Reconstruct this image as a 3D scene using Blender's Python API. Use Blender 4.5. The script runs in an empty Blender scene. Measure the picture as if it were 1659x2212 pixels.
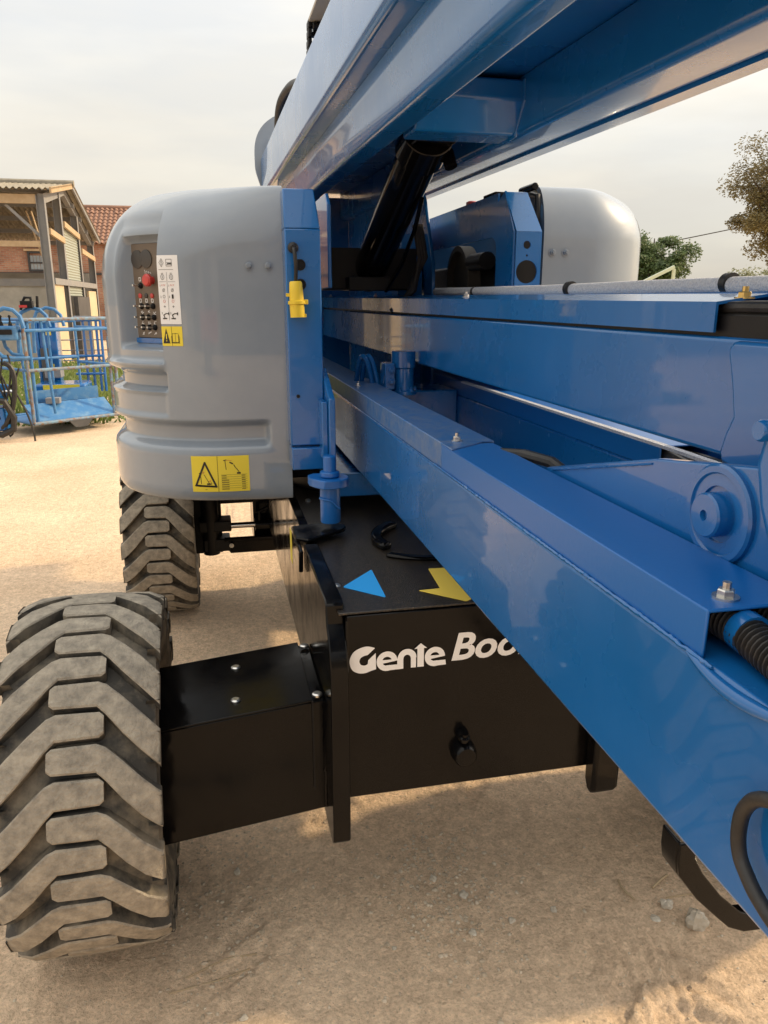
import bpy, math, random
import numpy as np
from mathutils import Vector, Matrix
random.seed(7); RNG = np.random.default_rng(11)
rad = math.radians
SC = bpy.context.scene
COL = SC.collection

# ------------------------------------------------------------------ camera
H = 1.66
PITCH = math.atan(456/1642.); YAW = rad(12.4)
cd = bpy.data.cameras.new('camera'); cam = bpy.data.objects.new('camera', cd); COL.objects.link(cam)
cd.sensor_fit = 'VERTICAL'; cd.sensor_height = 36.0; cd.lens = 36.0*1642/2212.
cd.clip_start = 0.02; cd.clip_end = 900
cam.location = (0, 0, H)
fw = Vector((math.sin(YAW)*math.cos(PITCH), math.cos(YAW)*math.cos(PITCH), -math.sin(PITCH)))
cam.rotation_euler = fw.to_track_quat('-Z', 'Y').to_euler()
SC.camera = cam

# ------------------------------------------------------------------ light
SUN_AZ, SUN_EL = 84.0, 29.0          # azimuth clockwise from +Y
w = bpy.data.worlds.new('World'); SC.world = w; w.use_nodes = True
nt = w.node_tree; N = nt.nodes; L = nt.links
bg = N['Background']; bg.inputs['Strength'].default_value = 0.10
sky = N.new('ShaderNodeTexSky'); sky.sky_type = 'NISHITA'; sky.sun_disc = False
sky.sun_elevation = rad(SUN_EL); sky.sun_rotation = rad(SUN_AZ)
sky.dust_density = 3.0; sky.air_density = 1.0; sky.ozone_density = 1.0
tc = N.new('ShaderNodeTexCoord')
mp = N.new('ShaderNodeMapping'); mp.inputs['Scale'].default_value = (1.0, 1.0, 4.5)
nz = N.new('ShaderNodeTexNoise'); nz.inputs['Scale'].default_value = 1.7; nz.inputs['Detail'].default_value = 6; nz.inputs['Roughness'].default_value = .55
cr = N.new('ShaderNodeValToRGB'); cr.color_ramp.elements[0].position = .36; cr.color_ramp.elements[1].position = .68
cr.color_ramp.elements[0].color = (.74, .74, .74, 1); cr.color_ramp.elements[1].color = (.97, .97, .97, 1)
mx = N.new('ShaderNodeMix'); mx.data_type = 'RGBA'
mx.inputs['B'].default_value = (3.62, 3.44, 3.06, 1)
L.new(tc.outputs['Generated'], mp.inputs['Vector']); L.new(mp.outputs['Vector'], nz.inputs['Vector'])
L.new(nz.outputs['Fac'], cr.inputs['Fac']); L.new(cr.outputs['Color'], mx.inputs['Factor'])
L.new(sky.outputs['Color'], mx.inputs['A'])
# thin overcast: standard overcast luminance (1 + 2 sin e), soft grey cloud tone
sx = N.new('ShaderNodeSeparateXYZ'); L.new(tc.outputs['Generated'], sx.inputs[0])
ov = N.new('ShaderNodeMapRange'); ov.inputs['From Min'].default_value = 0; ov.inputs['From Max'].default_value = 1
ov.inputs['To Min'].default_value = 1/1.44; ov.inputs['To Max'].default_value = 3/1.44; L.new(sx.outputs['Z'], ov.inputs['Value'])
n2 = N.new('ShaderNodeTexNoise'); n2.inputs['Scale'].default_value = 2.6; n2.inputs['Detail'].default_value = 5; L.new(mp.outputs['Vector'], n2.inputs['Vector'])
c2 = N.new('ShaderNodeValToRGB'); c2.color_ramp.elements[0].position = .38; c2.color_ramp.elements[1].position = .62
c2.color_ramp.elements[0].color = (.87, .875, .89, 1); c2.color_ramp.elements[1].color = (1.02, 1.0, .97, 1); L.new(n2.outputs['Fac'], c2.inputs['Fac'])
v1 = N.new('ShaderNodeVectorMath'); v1.operation = 'MULTIPLY'; L.new(mx.outputs['Result'], v1.inputs[0]); L.new(c2.outputs['Color'], v1.inputs[1])
v2 = N.new('ShaderNodeVectorMath'); v2.operation = 'SCALE'; L.new(v1.outputs[0], v2.inputs[0]); L.new(ov.outputs['Result'], v2.inputs['Scale'])
L.new(v2.outputs[0], bg.inputs['Color'])
sl = bpy.data.lights.new('sun', 'SUN'); sl.energy = 1.4; sl.angle = rad(2.2); sl.color = (1, .77, .48)
so = bpy.data.objects.new('sun', sl); COL.objects.link(so)
sd = Vector((math.sin(rad(SUN_AZ))*math.cos(rad(SUN_EL)), math.cos(rad(SUN_AZ))*math.cos(rad(SUN_EL)), math.sin(rad(SUN_EL))))
so.rotation_euler = sd.to_track_quat('Z', 'Y').to_euler(); so.location = sd*30
SC.view_settings.view_transform = 'Standard'; SC.view_settings.look = 'None'
SC.view_settings.exposure = 1.52; SC.view_settings.gamma = 1; SC.view_settings.use_curve_mapping = False
SC.render.engine = 'CYCLES'
SC.cycles.max_bounces = 8; SC.cycles.glossy_bounces = 4

# ------------------------------------------------------------------ materials
def mat(name, col, rough=.5, metal=0., coat=0., col2=None, nscale=8., ndetail=5., lo=.4, hi=.65, bump=0., bscale=60., coat_rough=.05, spec=.5, rough2=None):
    m = bpy.data.materials.new(name); m.use_nodes = True
    t = m.node_tree; b = t.nodes['Principled BSDF']; l = t.links
    b.inputs['Base Color'].default_value = (*col, 1); b.inputs['Roughness'].default_value = rough
    b.inputs['Metallic'].default_value = metal; b.inputs['Coat Weight'].default_value = coat
    b.inputs['Coat Roughness'].default_value = coat_rough; b.inputs['Specular IOR Level'].default_value = spec
    co = t.nodes.new('ShaderNodeTexCoord')
    if col2 is not None:
        n = t.nodes.new('ShaderNodeTexNoise'); n.inputs['Scale'].default_value = nscale; n.inputs['Detail'].default_value = ndetail
        n.inputs['Roughness'].default_value = .62
        r = t.nodes.new('ShaderNodeValToRGB'); r.color_ramp.elements[0].position = lo; r.color_ramp.elements[1].position = hi
        r.color_ramp.elements[0].color = (*col, 1); r.color_ramp.elements[1].color = (*col2, 1)
        l.new(co.outputs['Object'], n.inputs['Vector']); l.new(n.outputs['Fac'], r.inputs['Fac']); l.new(r.outputs['Color'], b.inputs['Base Color'])
        if rough2 is not None:
            rr = t.nodes.new('ShaderNodeMapRange'); rr.inputs['From Min'].default_value = lo; rr.inputs['From Max'].default_value = hi
            rr.inputs['To Min'].default_value = rough; rr.inputs['To Max'].default_value = rough2
            l.new(n.outputs['Fac'], rr.inputs['Value']); l.new(rr.outputs['Result'], b.inputs['Roughness'])
    if bump:
        n2 = t.nodes.new('ShaderNodeTexNoise'); n2.inputs['Scale'].default_value = bscale; n2.inputs['Detail'].default_value = 4
        bp = t.nodes.new('ShaderNodeBump'); bp.inputs['Strength'].default_value = bump; bp.inputs['Distance'].default_value = .01
        l.new(co.outputs['Object'], n2.inputs['Vector']); l.new(n2.outputs['Fac'], bp.inputs['Height']); l.new(bp.outputs['Normal'], b.inputs['Normal'])
    return m
BLUE = mat('blue_paint', (.006, .116, .365), .24, coat=.6, col2=(.008, .128, .395), spec=.4, nscale=3, bump=.018, bscale=70, coat_rough=.035, rough2=.34)
BLUED = mat('dusty_blue_paint', (.012, .112, .34), .45, coat=.25, col2=(.14, .19, .30), nscale=45, lo=.35, hi=.8, bump=.06, bscale=120, coat_rough=.2)
BLUEM = mat('brushed_blue_paint', (.005, .118, .41), .34, coat=.15, bump=.02, bscale=120, coat_rough=.3)
BLUEOLD = mat('worn_blue_paint', (.035, .165, .39), .55, col2=(.13, .26, .42), nscale=9, lo=.45, hi=.75, bump=.1, bscale=40)
RUSTY = mat('scuffed_rail_paint', (.15, .27, .38), .6, col2=(.20, .115, .07), nscale=14, lo=.38, hi=.6, bump=.15, bscale=60)
GREY = mat('grey_cover_paint', (.225, .265, .315), .38, coat=1., col2=(.250, .290, .338), nscale=4, bump=.012, bscale=22, coat_rough=.03, spec=.25)
BLACK = mat('black_paint', (.0025, .0025, .003), .10, col2=(.0045, .004, .004), nscale=7, bump=.015, bscale=60, spec=.20, rough2=.25)
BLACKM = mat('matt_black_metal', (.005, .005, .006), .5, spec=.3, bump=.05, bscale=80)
DECK = mat('gritty_black_deck', (.009, .008, .007), .42, col2=(.10, .07, .045), nscale=230, ndetail=2, lo=.48, hi=.78, bump=.35, bscale=330, coat=.35, coat_rough=.25)
RUBBER = mat('tyre_rubber', (.05, .046, .040), .85, col2=(.22, .185, .135), nscale=13, lo=.42, hi=.68, bump=.35, bscale=45)
TREAD = mat('dusty_tread', (.205, .182, .148), .9, col2=(.40, .35, .275), nscale=34, ndetail=8, lo=.32, hi=.68, bump=.5, bscale=130)
CABLE = mat('black_hose_rubber', (.012, .0115, .0115), .5, col2=(.024, .022, .021), nscale=30, bump=.08, bscale=90)
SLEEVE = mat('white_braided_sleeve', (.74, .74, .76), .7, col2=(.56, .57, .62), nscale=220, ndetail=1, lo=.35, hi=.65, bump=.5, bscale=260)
CHROME = mat('chrome', (.75, .75, .76), .12, metal=1.)
ZINC = mat('zinc_bolt', (.62, .61, .58), .32, metal=1., bump=.05)
BRASS = mat('yellow_zinc_bolt', (.62, .45, .17), .32, metal=1., bump=.05)
YEL = mat('yellow_plastic', (.76, .55, .035), .45, bump=.05, bscale=60)
YST = mat('yellow_vinyl', (.78, .62, .045), .42, bump=.01)
WST = mat('white_vinyl', (.80, .80, .80), .42)
KST = mat('black_print', (.015, .013, .012), .5)
RST = mat('red_print', (.55, .10, .06), .5)
TRI = mat('light_blue_vinyl', (.035, .37, .88), .6, spec=.2)
ARR = mat('yellow_arrow_vinyl', (.90, .66, .11), .6, spec=.2)
PANEL = mat('brown_panel', (.135, .105, .078), .5, bump=.03, bscale=150)
GAUGE = mat('dark_gauge_cap', (.045, .040, .036), .4)
REDP = mat('red_plastic', (.50, .035, .03), .4, coat=.3)
STEEL = mat('grey_painted_steel', (.22, .22, .228), .6, col2=(.26, .255, .245), nscale=3, bump=.08, bscale=25)
TIMB = mat('sawn_timber', (.40, .285, .165), .75, col2=(.48, .355, .22), nscale=6, bump=.15, bscale=30)
PLY = mat('pale_ply_panel', (.50, .40, .26), .7, col2=(.56, .46, .31), nscale=2, bump=.06, bscale=20)
CONC = mat('concrete_wall', (.36, .35, .32), .85, col2=(.45, .44, .40), nscale=2.5, bump=.15, bscale=12)
ASB = mat('weathered_fibre_cement', (.29, .26, .20), .9, col2=(.20, .175, .14), nscale=5, bump=.3, bscale=20)
SHUT = mat('green_grey_shutter', (.31, .335, .29), .55)
DARKSH = mat('dark_sheet', (.055, .055, .058), .6, col2=(.085, .083, .082), nscale=2)
TILEM = mat('red_pantile', (.30, .16, .105), .8, col2=(.20, .11, .078), nscale=1.3, ndetail=6, lo=.38, hi=.62, bump=.3, bscale=25)
GLASSM = mat('window_glass', (.25, .28, .30), .08, spec=.8, coat=.6)
DKWOOD = mat('dark_frame', (.035, .035, .036), .6)
BARK = mat('bark', (.075, .055, .04), .9, col2=(.12, .09, .065), nscale=8, bump=.6, bscale=15)
TANP = mat('tan_plastic', (.42, .39, .33), .55, bump=.04)
STONE = mat('pale_stone', (.42, .36, .28), .8, col2=(.62, .57, .48), nscale=22, lo=.4, hi=.65, bump=.6, bscale=40)
STRAW = mat('dry_straw', (.40, .30, .18), .85)
GFRAME = mat('pale_green_frame', (.50, .56, .40), .4, coat=.3)

def leafmat(name, a, b):
    m = mat(name, a, .6, col2=b, nscale=.9, ndetail=3, lo=.38, hi=.62)
    t = m.node_tree; p = t.nodes['Principled BSDF']; out = t.nodes['Material Output']
    tr = t.nodes.new('ShaderNodeBsdfTranslucent'); tr.inputs['Color'].default_value = (*[min(1, 1.5*c) for c in b], 1)
    ms = t.nodes.new('ShaderNodeMixShader'); ms.inputs[0].default_value = .35
    t.links.new(p.outputs[0], ms.inputs[1]); t.links.new(tr.outputs[0], ms.inputs[2]); t.links.new(ms.outputs[0], out.inputs['Surface'])
    return m
LEAFB = leafmat('bronze_leaf', (.105, .090, .038), (.20, .16, .06))
LEAFG = leafmat('green_leaf', (.045, .085, .03), (.11, .16, .05))
LEAFP = leafmat('pale_leaf', (.12, .14, .07), (.19, .20, .10))
GRASSM = leafmat('grass_blade', (.07, .13, .025), (.15, .19, .045))

def brickmat():
    m = bpy.data.materials.new('old_brick'); m.use_nodes = True; t = m.node_tree; b = t.nodes['Principled BSDF']; l = t.links
    co = t.nodes.new('ShaderNodeTexCoord'); mp_ = t.nodes.new('ShaderNodeMapping'); mp_.inputs['Rotation'].default_value = (rad(90), 0, 0)
    br = t.nodes.new('ShaderNodeTexBrick'); br.inputs['Scale'].default_value = 1.0
    br.inputs['Brick Width'].default_value = .23; br.inputs['Row Height'].default_value = .078; br.inputs['Mortar Size'].default_value = .009
    br.inputs['Color1'].default_value = (.36, .16, .10, 1); br.inputs['Color2'].default_value = (.46, .245, .155, 1); br.inputs['Mortar'].default_value = (.36, .31, .25, 1)
    br.inputs['Bias'].default_value = -.1
    n = t.nodes.new('ShaderNodeTexNoise'); n.inputs['Scale'].default_value = 1.2; n.inputs['Detail'].default_value = 6
    mm = t.nodes.new('ShaderNodeMix'); mm.data_type = 'RGBA'; mm.blend_type = 'MULTIPLY'; mm.inputs['Factor'].default_value = .6
    r = t.nodes.new('ShaderNodeValToRGB'); r.color_ramp.elements[0].color = (.45, .42, .4, 1); r.color_ramp.elements[0].position = .35; r.color_ramp.elements[1].position = .6
    l.new(co.outputs['Object'], mp_.inputs['Vector']); l.new(mp_.outputs['Vector'], br.inputs['Vector']); l.new(co.outputs['Object'], n.inputs['Vector'])
    l.new(n.outputs['Fac'], r.inputs['Fac']); l.new(br.outputs['Color'], mm.inputs['A']); l.new(r.outputs['Color'], mm.inputs['B']); l.new(mm.outputs['Result'], b.inputs['Base Color'])
    bp = t.nodes.new('ShaderNodeBump'); bp.inputs['Strength'].default_value = .6; bp.inputs['Distance'].default_value = .02; bp.invert = True
    l.new(br.outputs['Fac'], bp.inputs['Height']); l.new(bp.outputs['Normal'], b.inputs['Normal']); b.inputs['Roughness'].default_value = .9
    return m
BRICK = brickmat()

def groundmat():
    m = bpy.data.materials.new('dry_dirt'); m.use_nodes = True; t = m.node_tree; b = t.nodes['Principled BSDF']; l = t.links
    co = t.nodes.new('ShaderNodeTexCoord')
    def noise(s, d, ro=.6):
        n = t.nodes.new('ShaderNodeTexNoise'); n.inputs['Scale'].default_value = s; n.inputs['Detail'].default_value = d; n.inputs['Roughness'].default_value = ro
        l.new(co.outputs['Object'], n.inputs['Vector']); return n
    def ramp(n, p0, c0, p1, c1):
        r = t.nodes.new('ShaderNodeValToRGB'); r.color_ramp.elements[0].position = p0; r.color_ramp.elements[1].position = p1
        r.color_ramp.elements[0].color = (*c0, 1); r.color_ramp.elements[1].color = (*c1, 1); l.new(n.outputs['Fac'], r.inputs['Fac']); return r
    a = ramp(noise(.9, 8), .35, (.63, .465, .32), .66, (.77, .595, .43))
    f = ramp(noise(26, 8, .7), .33, (.80, .78, .76), .62, (1.12, 1.12, 1.11))
    g = ramp(noise(150, 4, .7), .30, (.62, .60, .57), .50, (1.08, 1.07, 1.06))
    m1 = t.nodes.new('ShaderNodeMix'); m1.data_type = 'RGBA'; m1.blend_type = 'MULTIPLY'; m1.inputs['Factor'].default_value = .75
    m2 = t.nodes.new('ShaderNodeMix'); m2.data_type = 'RGBA'; m2.blend_type = 'MULTIPLY'; m2.inputs['Factor'].default_value = .6
    l.new(a.outputs['Color'], m1.inputs['A']); l.new(f.outputs['Color'], m1.inputs['B'])
    l.new(m1.outputs['Result'], m2.inputs['A']); l.new(g.outputs['Color'], m2.inputs['B']); l.new(m2.outputs['Result'], b.inputs['Base Color'])
    b.inputs['Roughness'].default_value = .95; b.inputs['Specular IOR Level'].default_value = .2
    def cells(sc_, lo_, hi_):
        vo = t.nodes.new('ShaderNodeTexVoronoi'); vo.inputs['Scale'].default_value = sc_; l.new(co.outputs['Object'], vo.inputs['Vector'])
        sp = t.nodes.new('ShaderNodeSeparateXYZ'); l.new(vo.outputs['Color'], sp.inputs[0])
        mr = t.nodes.new('ShaderNodeMapRange'); mr.inputs['To Min'].default_value = lo_; mr.inputs['To Max'].default_value = hi_; l.new(sp.outputs[0], mr.inputs['Value']); return mr
    prev = m2.outputs['Result']
    for sc_, lo_, hi_ in ((120, .86, 1.12), (43, .93, 1.07)):
        mm = t.nodes.new('ShaderNodeVectorMath'); mm.operation = 'SCALE'; l.new(prev, mm.inputs[0]); l.new(cells(sc_, lo_, hi_).outputs['Result'], mm.inputs['Scale']); prev = mm.outputs[0]
    l.new(prev, b.inputs['Base Color'])
    nb = noise(70, 8, .7); bp = t.nodes.new('ShaderNodeBump'); bp.inputs['Strength'].default_value = .9; bp.inputs['Distance'].default_value = .016
    l.new(nb.outputs['Fac'], bp.inputs['Height']); l.new(bp.outputs['Normal'], b.inputs['Normal'])
    return m
DIRT = groundmat()

# ------------------------------------------------------------------ mesh helpers
class MB:
    def __init__(s): s.v = []; s.f = []; s.m = []; s.cur = 0
    def add(s, vs, fs, m=None):
        o = len(s.v); s.v += [tuple(map(float, p)) for p in vs]
        for f in fs: s.f.append([i+o for i in f]); s.m.append(s.cur if m is None else m)
        return s
    def box(s, x0, x1, y0, y1, z0, z1, m=None):
        return s.add([(x0,y0,z0),(x1,y0,z0),(x1,y1,z0),(x0,y1,z0),(x0,y0,z1),(x1,y0,z1),(x1,y1,z1),(x0,y1,z1)],
              [(0,3,2,1),(4,5,6,7),(0,1,5,4),(1,2,6,5),(2,3,7,6),(3,0,4,7)], m)
    def prism(s, a, off, m=None):
        a = [Vector(p) for p in a]; off = Vector(off); n = len(a)
        nor = Vector((0,0,0))
        for i in range(n): nor += a[i].cross(a[(i+1) % n])
        if nor.dot(off) > 0: a.reverse()
        return s.add(a+[p+off for p in a], [tuple(range(n)), tuple(range(2*n-1, n-1, -1))]+[(i, i+n, (i+1) % n+n, (i+1) % n) for i in range(n)], m)
    def bar(s, p, q, w, h, up=(0,0,1), m=None):
        p = Vector(p); q = Vector(q); d = (q-p).normalized(); r = d.cross(Vector(up)).normalized(); u = r.cross(d)
        c = [p+r*a*w/2+u*b*h/2 for a, b in ((-1,-1),(1,-1),(1,1),(-1,1))]
        return s.prism(c, q-p, m)
    def tube(s, path, r, n=10, caps=True, m=None):
        P = [Vector(p) for p in path]; k = len(P); R = r if isinstance(r, (list, tuple)) else [r]*k
        vs = []; fs = []; t0 = (P[1]-P[0]).normalized(); u = t0.orthogonal().normalized()
        for i in range(k):
            t = ((P[min(i+1, k-1)]-P[i]).normalized()+(P[i]-P[max(i-1, 0)]).normalized()).normalized() if 0 < i < k-1 else ((P[1]-P[0]).normalized() if i == 0 else (P[-1]-P[-2]).normalized())
            u = (u-t*u.dot(t)).normalized(); w_ = t.cross(u)
            for j in range(n):
                a = 2*math.pi*j/n; vs.append(P[i]+(u*math.cos(a)+w_*math.sin(a))*R[i])
        for i in range(k-1):
            for j in range(n): fs.append((i*n+j, i*n+(j+1) % n, (i+1)*n+(j+1) % n, (i+1)*n+j))
        if caps: fs.append(tuple(range(n-1, -1, -1))); fs.append(tuple(range((k-1)*n, k*n)))
        return s.add(vs, fs, m)
    def cyl(s, p, q, r, r2=None, n=20, m=None):
        return s.tube([p, q], [r, r if r2 is None else r2], n, True, m)
    def lathe(s, prof, c, ax, n=24, m=None):      # prof: (radius, distance along axis)
        c = Vector(c); ax = Vector(ax).normalized(); u = ax.orthogonal().normalized(); w_ = ax.cross(u); vs = []; fs = []
        for r, d in prof:
            for j in range(n):
                a = 2*math.pi*j/n; vs.append(c+ax*d+(u*math.cos(a)+w_*math.sin(a))*r)
        for i in range(len(prof)-1):
            for j in range(n): fs.append((i*n+j, i*n+(j+1) % n, (i+1)*n+(j+1) % n, (i+1)*n+j))
        fs.append(tuple(range(n-1, -1, -1))); fs.append(tuple(range((len(prof)-1)*n, len(prof)*n)))
        return s.add(vs, fs, m)
    def grid(s, A, m=None, flip=False):
        nu, nv = A.shape[:2]; fs = []
        for i in range(nu-1):
            for j in range(nv-1):
                q = (i*nv+j, (i+1)*nv+j, (i+1)*nv+j+1, i*nv+j+1); fs.append(q[::-1] if flip else q)
        return s.add(A.reshape(-1, 3).tolist(), fs, m)
    def ball(s, c, r, m=None, n=8, k=6):
        pr = [(max(1e-4, math.sin(math.pi*i/k)), -math.cos(math.pi*i/k)) for i in range(k+1)]
        return s.lathe([(a*r, b*r) for a, b in pr], c, (0,0,1), n, m)
    def hexbolt(s, c, ax, r=.009, h=.008, m=None):
        ax = Vector(ax).normalized(); c = Vector(c)
        s.lathe([(r*1.5, -.001), (r*1.5, .0015)], c, ax, 14, m)
        s.lathe([(r, .0015), (r, h*.85), (r*.85, h)], c, ax, 6, m)
        s.lathe([(r*.5, h), (r*.5, h*1.8)], c, ax, 8, m); return s
WORLD = {}
def wpos(o): return WORLD.get(o.name, Vector((0,0,0)))
def obj(name, mb, mats, parent=None, loc=None, label=None, bevel=0., ang=35, cat=None, group=None, kind=None, seg=2):
    me = bpy.data.meshes.new(name)
    v = np.array(mb.v, float)
    c = Vector(loc) if loc is not None else Vector(((v[:,0].min()+v[:,0].max())/2, (v[:,1].min()+v[:,1].max())/2, v[:,2].min()))
    v = v-np.array(c)
    me.from_pydata(v.tolist(), [], mb.f)
    mats = mats if isinstance(mats, (list, tuple)) else [mats]
    for m in mats: me.materials.append(m)
    me.polygons.foreach_set('material_index', mb.m)
    me.polygons.foreach_set('use_smooth', [True]*len(me.polygons)); me.update()
    me.set_sharp_from_angle(angle=rad(ang))
    o = bpy.data.objects.new(name, me); COL.objects.link(o)
    if parent: o.parent = parent
    o.location = c-(wpos(parent) if parent else Vector((0,0,0))); WORLD[o.name] = c
    if bevel:
        b = o.modifiers.new('bevel', 'BEVEL'); b.width = bevel; b.segments = seg; b.limit_method = 'ANGLE'; b.angle_limit = rad(40)
    tag(o, label, cat, group, kind); return o
def tag(o, label=None, cat=None, group=None, kind=None):
    for k, val in (('label', label), ('category', cat), ('group', group), ('kind', kind)):
        if val: o[k] = val
    return o
def empty(name, loc, label, cat, group=None):
    o = bpy.data.objects.new(name, None); COL.objects.link(o); o.location = loc; WORLD[o.name] = Vector(loc); o.empty_display_size = .2
    return tag(o, label, cat, group)
def copy_tree(o, parent=None):
    c = o.copy(); COL.objects.link(c); c.parent = parent
    for ch in list(o.children): copy_tree(ch, c)
    return c
def smooth(x, a, b):
    t = np.clip((x-a)/(b-a), 0, 1); return t*t*(3-2*t)
def vnoise(x, y, seed=0):
    r = np.random.default_rng(seed).random((256, 256)); xi = np.floor(x).astype(int); yi = np.floor(y).astype(int)
    fx = x-xi; fy = y-yi; fx = fx*fx*(3-2*fx); fy = fy*fy*(3-2*fy)
    g = lambda a, b: r[a % 256, b % 256]
    return (g(xi, yi)*(1-fx)+g(xi+1, yi)*fx)*(1-fy)+(g(xi, yi+1)*(1-fx)+g(xi+1, yi+1)*fx)*fy
def fbm(x, y, o=4, seed=0):
    return sum(vnoise(x*2**k, y*2**k, seed+k)*.5**k for k in range(o))/2-.47

# ================================================================== SETTING
def axis(a, b, d, lo, hi):
    c = list(np.arange(a, b+1e-6, d)); s = d; x = c[-1]
    while x < hi: s = s*1.05 if s < .05 else s*1.09; x += s; c.append(x)
    s = d; x = c[0]; pre = []
    while x > lo: s = s*1.05 if s < .05 else s*1.09; x -= s; pre.append(x)
    return np.array(pre[::-1]+c)
gx = axis(-1.3, 1.5, .009, -260, 260); gy = axis(.95, 3.3, .009, -120, 420)
X, Y = np.meshgrid(gx, gy, indexing='ij')
def ground_z(X, Y):
    near = 1/(1+((X/9)**2+((Y-3)/12)**2))
    z = .030*fbm(X*.8, Y*.8, 3, 3)*near+.016*fbm(X*5, Y*5, 4, 9)*near+.009*fbm(X*30, Y*30, 3, 20)*near
    for xc, sk, y0, y1, ph in ((.50, .12, .5, 3.2, 0.), (.98, -.10, .3, 3.0, .4), (.02, .35, .6, 2.6, .8), (-1.1, .25, 1.0, 7., .1)):
        u = X-xc-sk*(Y-1.5); a = Y+np.abs(np.abs(u)-.02)*.9
        inside = (1-smooth(np.abs(u), .12, .17))*smooth(Y, y0, y0+.5)*(1-smooth(Y, y1-.6, y1))
        patch = smooth(fbm(X*2.3+xc*9, Y*2.3, 2, 31), -.12, .12)
        lug = smooth(np.sin(a*2*math.pi/.145+ph), -.1, .35)
        z = z+inside*patch*(-.006+.015*lug)
        z = z+.004*np.exp(-((np.abs(u)-.18)/.02)**2)*smooth(Y, y0, y0+.5)*(1-smooth(Y, y1-.6, y1))*patch
    for k in range(7):                                    # narrow ruts in the right foreground
        u = X-(.86+.035*k)-.22*(Y-1.3); z = z-.007*np.exp(-(u/.008)**2)*(1-smooth(Y, 1.45, 1.65))
    return z
Z = ground_z(X, Y)
def gz(x, y): return float(ground_z(np.array([[x]]), np.array([[y]]))[0, 0])
mb = MB(); mb.grid(np.stack([X, Y, Z], -1))
ground = obj('ground', mb, DIRT, loc=(0,0,0), ang=180, kind='structure')

# ------------------------------------------------------------------ brick barn
barn = empty('brick_barn', (-8, 36, 0), 'long old red brick barn with orange pantile roof behind the open shed', 'barn')  # most background and lift coordinates below are baked from image pixels at chosen depths
mb = MB(); mb.box(-17, 2, 36, 42, 0, 3.98)
obj('wall', mb, BRICK, barn, label='weathered red brick wall')
mb = MB(); mb.prism([(-17.2, 35.72, 3.98), (-17.2, 38.98, 5.74), (-17.2, 42.3, 3.98)], (19.4, 0, 0)); roofb = obj('roof', mb, TILEM, barn)
mb = MB(); mb.cyl((-17.2, 38.98, 5.74), (2.2, 38.98, 5.74), .13, n=10); obj('ridge_tile', mb, TILEM, roofb)
# single pantiles on the part of the slope in view, the rest joined
sl_ang = math.atan2(5.74-3.98, 38.98-35.72)
def pantile(mb, ox=0, oy=0, oz=0):
    A = []
    for i in range(7):
        u = -.12+.24*i/6; hh = .035*math.sin(i/6*2*math.pi)
        row = []
        for v in (0., .36):
            zz = hh+.05-v*.10
            row.append((ox+u, oy+v*math.cos(sl_ang)-zz*math.sin(sl_ang), oz+v*math.sin(sl_ang)+zz*math.cos(sl_ang)))
        lo_ = (row[0][0], row[0][1]+.02*math.sin(sl_ang), row[0][2]-.03*math.cos(sl_ang))
        A.append([lo_]+row)
    mb.grid(np.array(A))
mb = MB(); pantile(mb); tile0 = None
rows = 11; slope_len = math.hypot(5.74-3.98, 38.98-35.72); rest = MB()
for r_ in range(rows):
    d = r_*slope_len/rows; oy = 35.72+d*math.cos(sl_ang); oz = 3.98+d*math.sin(sl_ang)
    for c_ in range(-80, 10):
        x = c_*.205+RNG.normal(0, .004)
        if -5.4 < x < -2.0:
            if tile0 is None: tile0 = obj('roof_tile', mb, TILEM, roofb, loc=(0,0,0)); t_ = tile0
            else: t_ = tile0.copy(); COL.objects.link(t_)
            t_.location = Vector((x, oy, oz+RNG.normal(0, .006)))-wpos(roofb)
        else: pantile(rest, x, oy, oz)
obj('roof_tiling', rest, TILEM, roofb, kind='stuff')
mb = MB()
for a in ((-7.38, -7.30), (-6.78, -6.70)): mb.box(*a, 35.93, 35.995, 2.85, 3.66)
mb.box(-7.30, -6.78, 35.93, 35.995, 2.85, 2.93); mb.box(-7.30, -6.78, 35.93, 35.995, 3.58, 3.66); mb.box(-7.30, -6.78, 35.935, 35.995, 3.18, 3.23)
wf = obj('window', mb, DKWOOD, barn)
for i in range(4):
    for j in range(2):
        mb = MB(); mb.box(-7.29+.13*i, -7.18+.13*i, 35.97, 35.99, 2.94+.30*j, 3.17+.32*j); obj('pane', mb, GLASSM, wf)
mb = MB(); mb.box(-7.5, -6.6, 35.9, 35.995, 3.67, 3.76); obj('lintel', mb, TIMB, wf)
mb = MB(); mb.box(-17, 2, 35.90, 35.992, 2.72, 2.82); obj('string_band', mb, DKWOOD, barn)

# ------------------------------------------------------------------ open steel shed
shed = empty('open_shed', (-8, 26, 0), 'open steel-framed shed with corrugated roof, timber rails and roller shutter', 'shed')
GX = -3.95
for (y, zt) in ((22.0, 4.22), (24.2, 4.55), (27.0, 4.22), (30.0, 3.7)):
    mb = MB(); mb.box(GX-.20, GX-.188, y-.10, y+.10, 0, zt); mb.box(GX-.012, GX, y-.10, y+.10, 0, zt); mb.box(GX-.188, GX-.012, y-.008, y+.008, 0, zt)
    col_ = obj('column', mb, STEEL, shed)
for x in (-8.2, -12.4):
    mb = MB(); mb.box(x-.1, x+.1, 21.9, 22.1, 0, 4.2); obj('column', mb, STEEL, shed)
for (a, b) in (((GX-.1, 22, 4.15), (GX-.1, 25.2, 4.74)), ((GX-.1, 25.2, 4.74), (GX-.1, 30, 3.62))):
    mb = MB(); mb.bar(a, b, .14, .24); obj('rafter', mb, STEEL, shed)
    for xx in (-8.2, -12.4):
        mb = MB(); mb.bar((xx, a[1], a[2]), (xx, b[1], b[2]), .14, .24); obj('rafter', mb, STEEL, shed)
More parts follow.
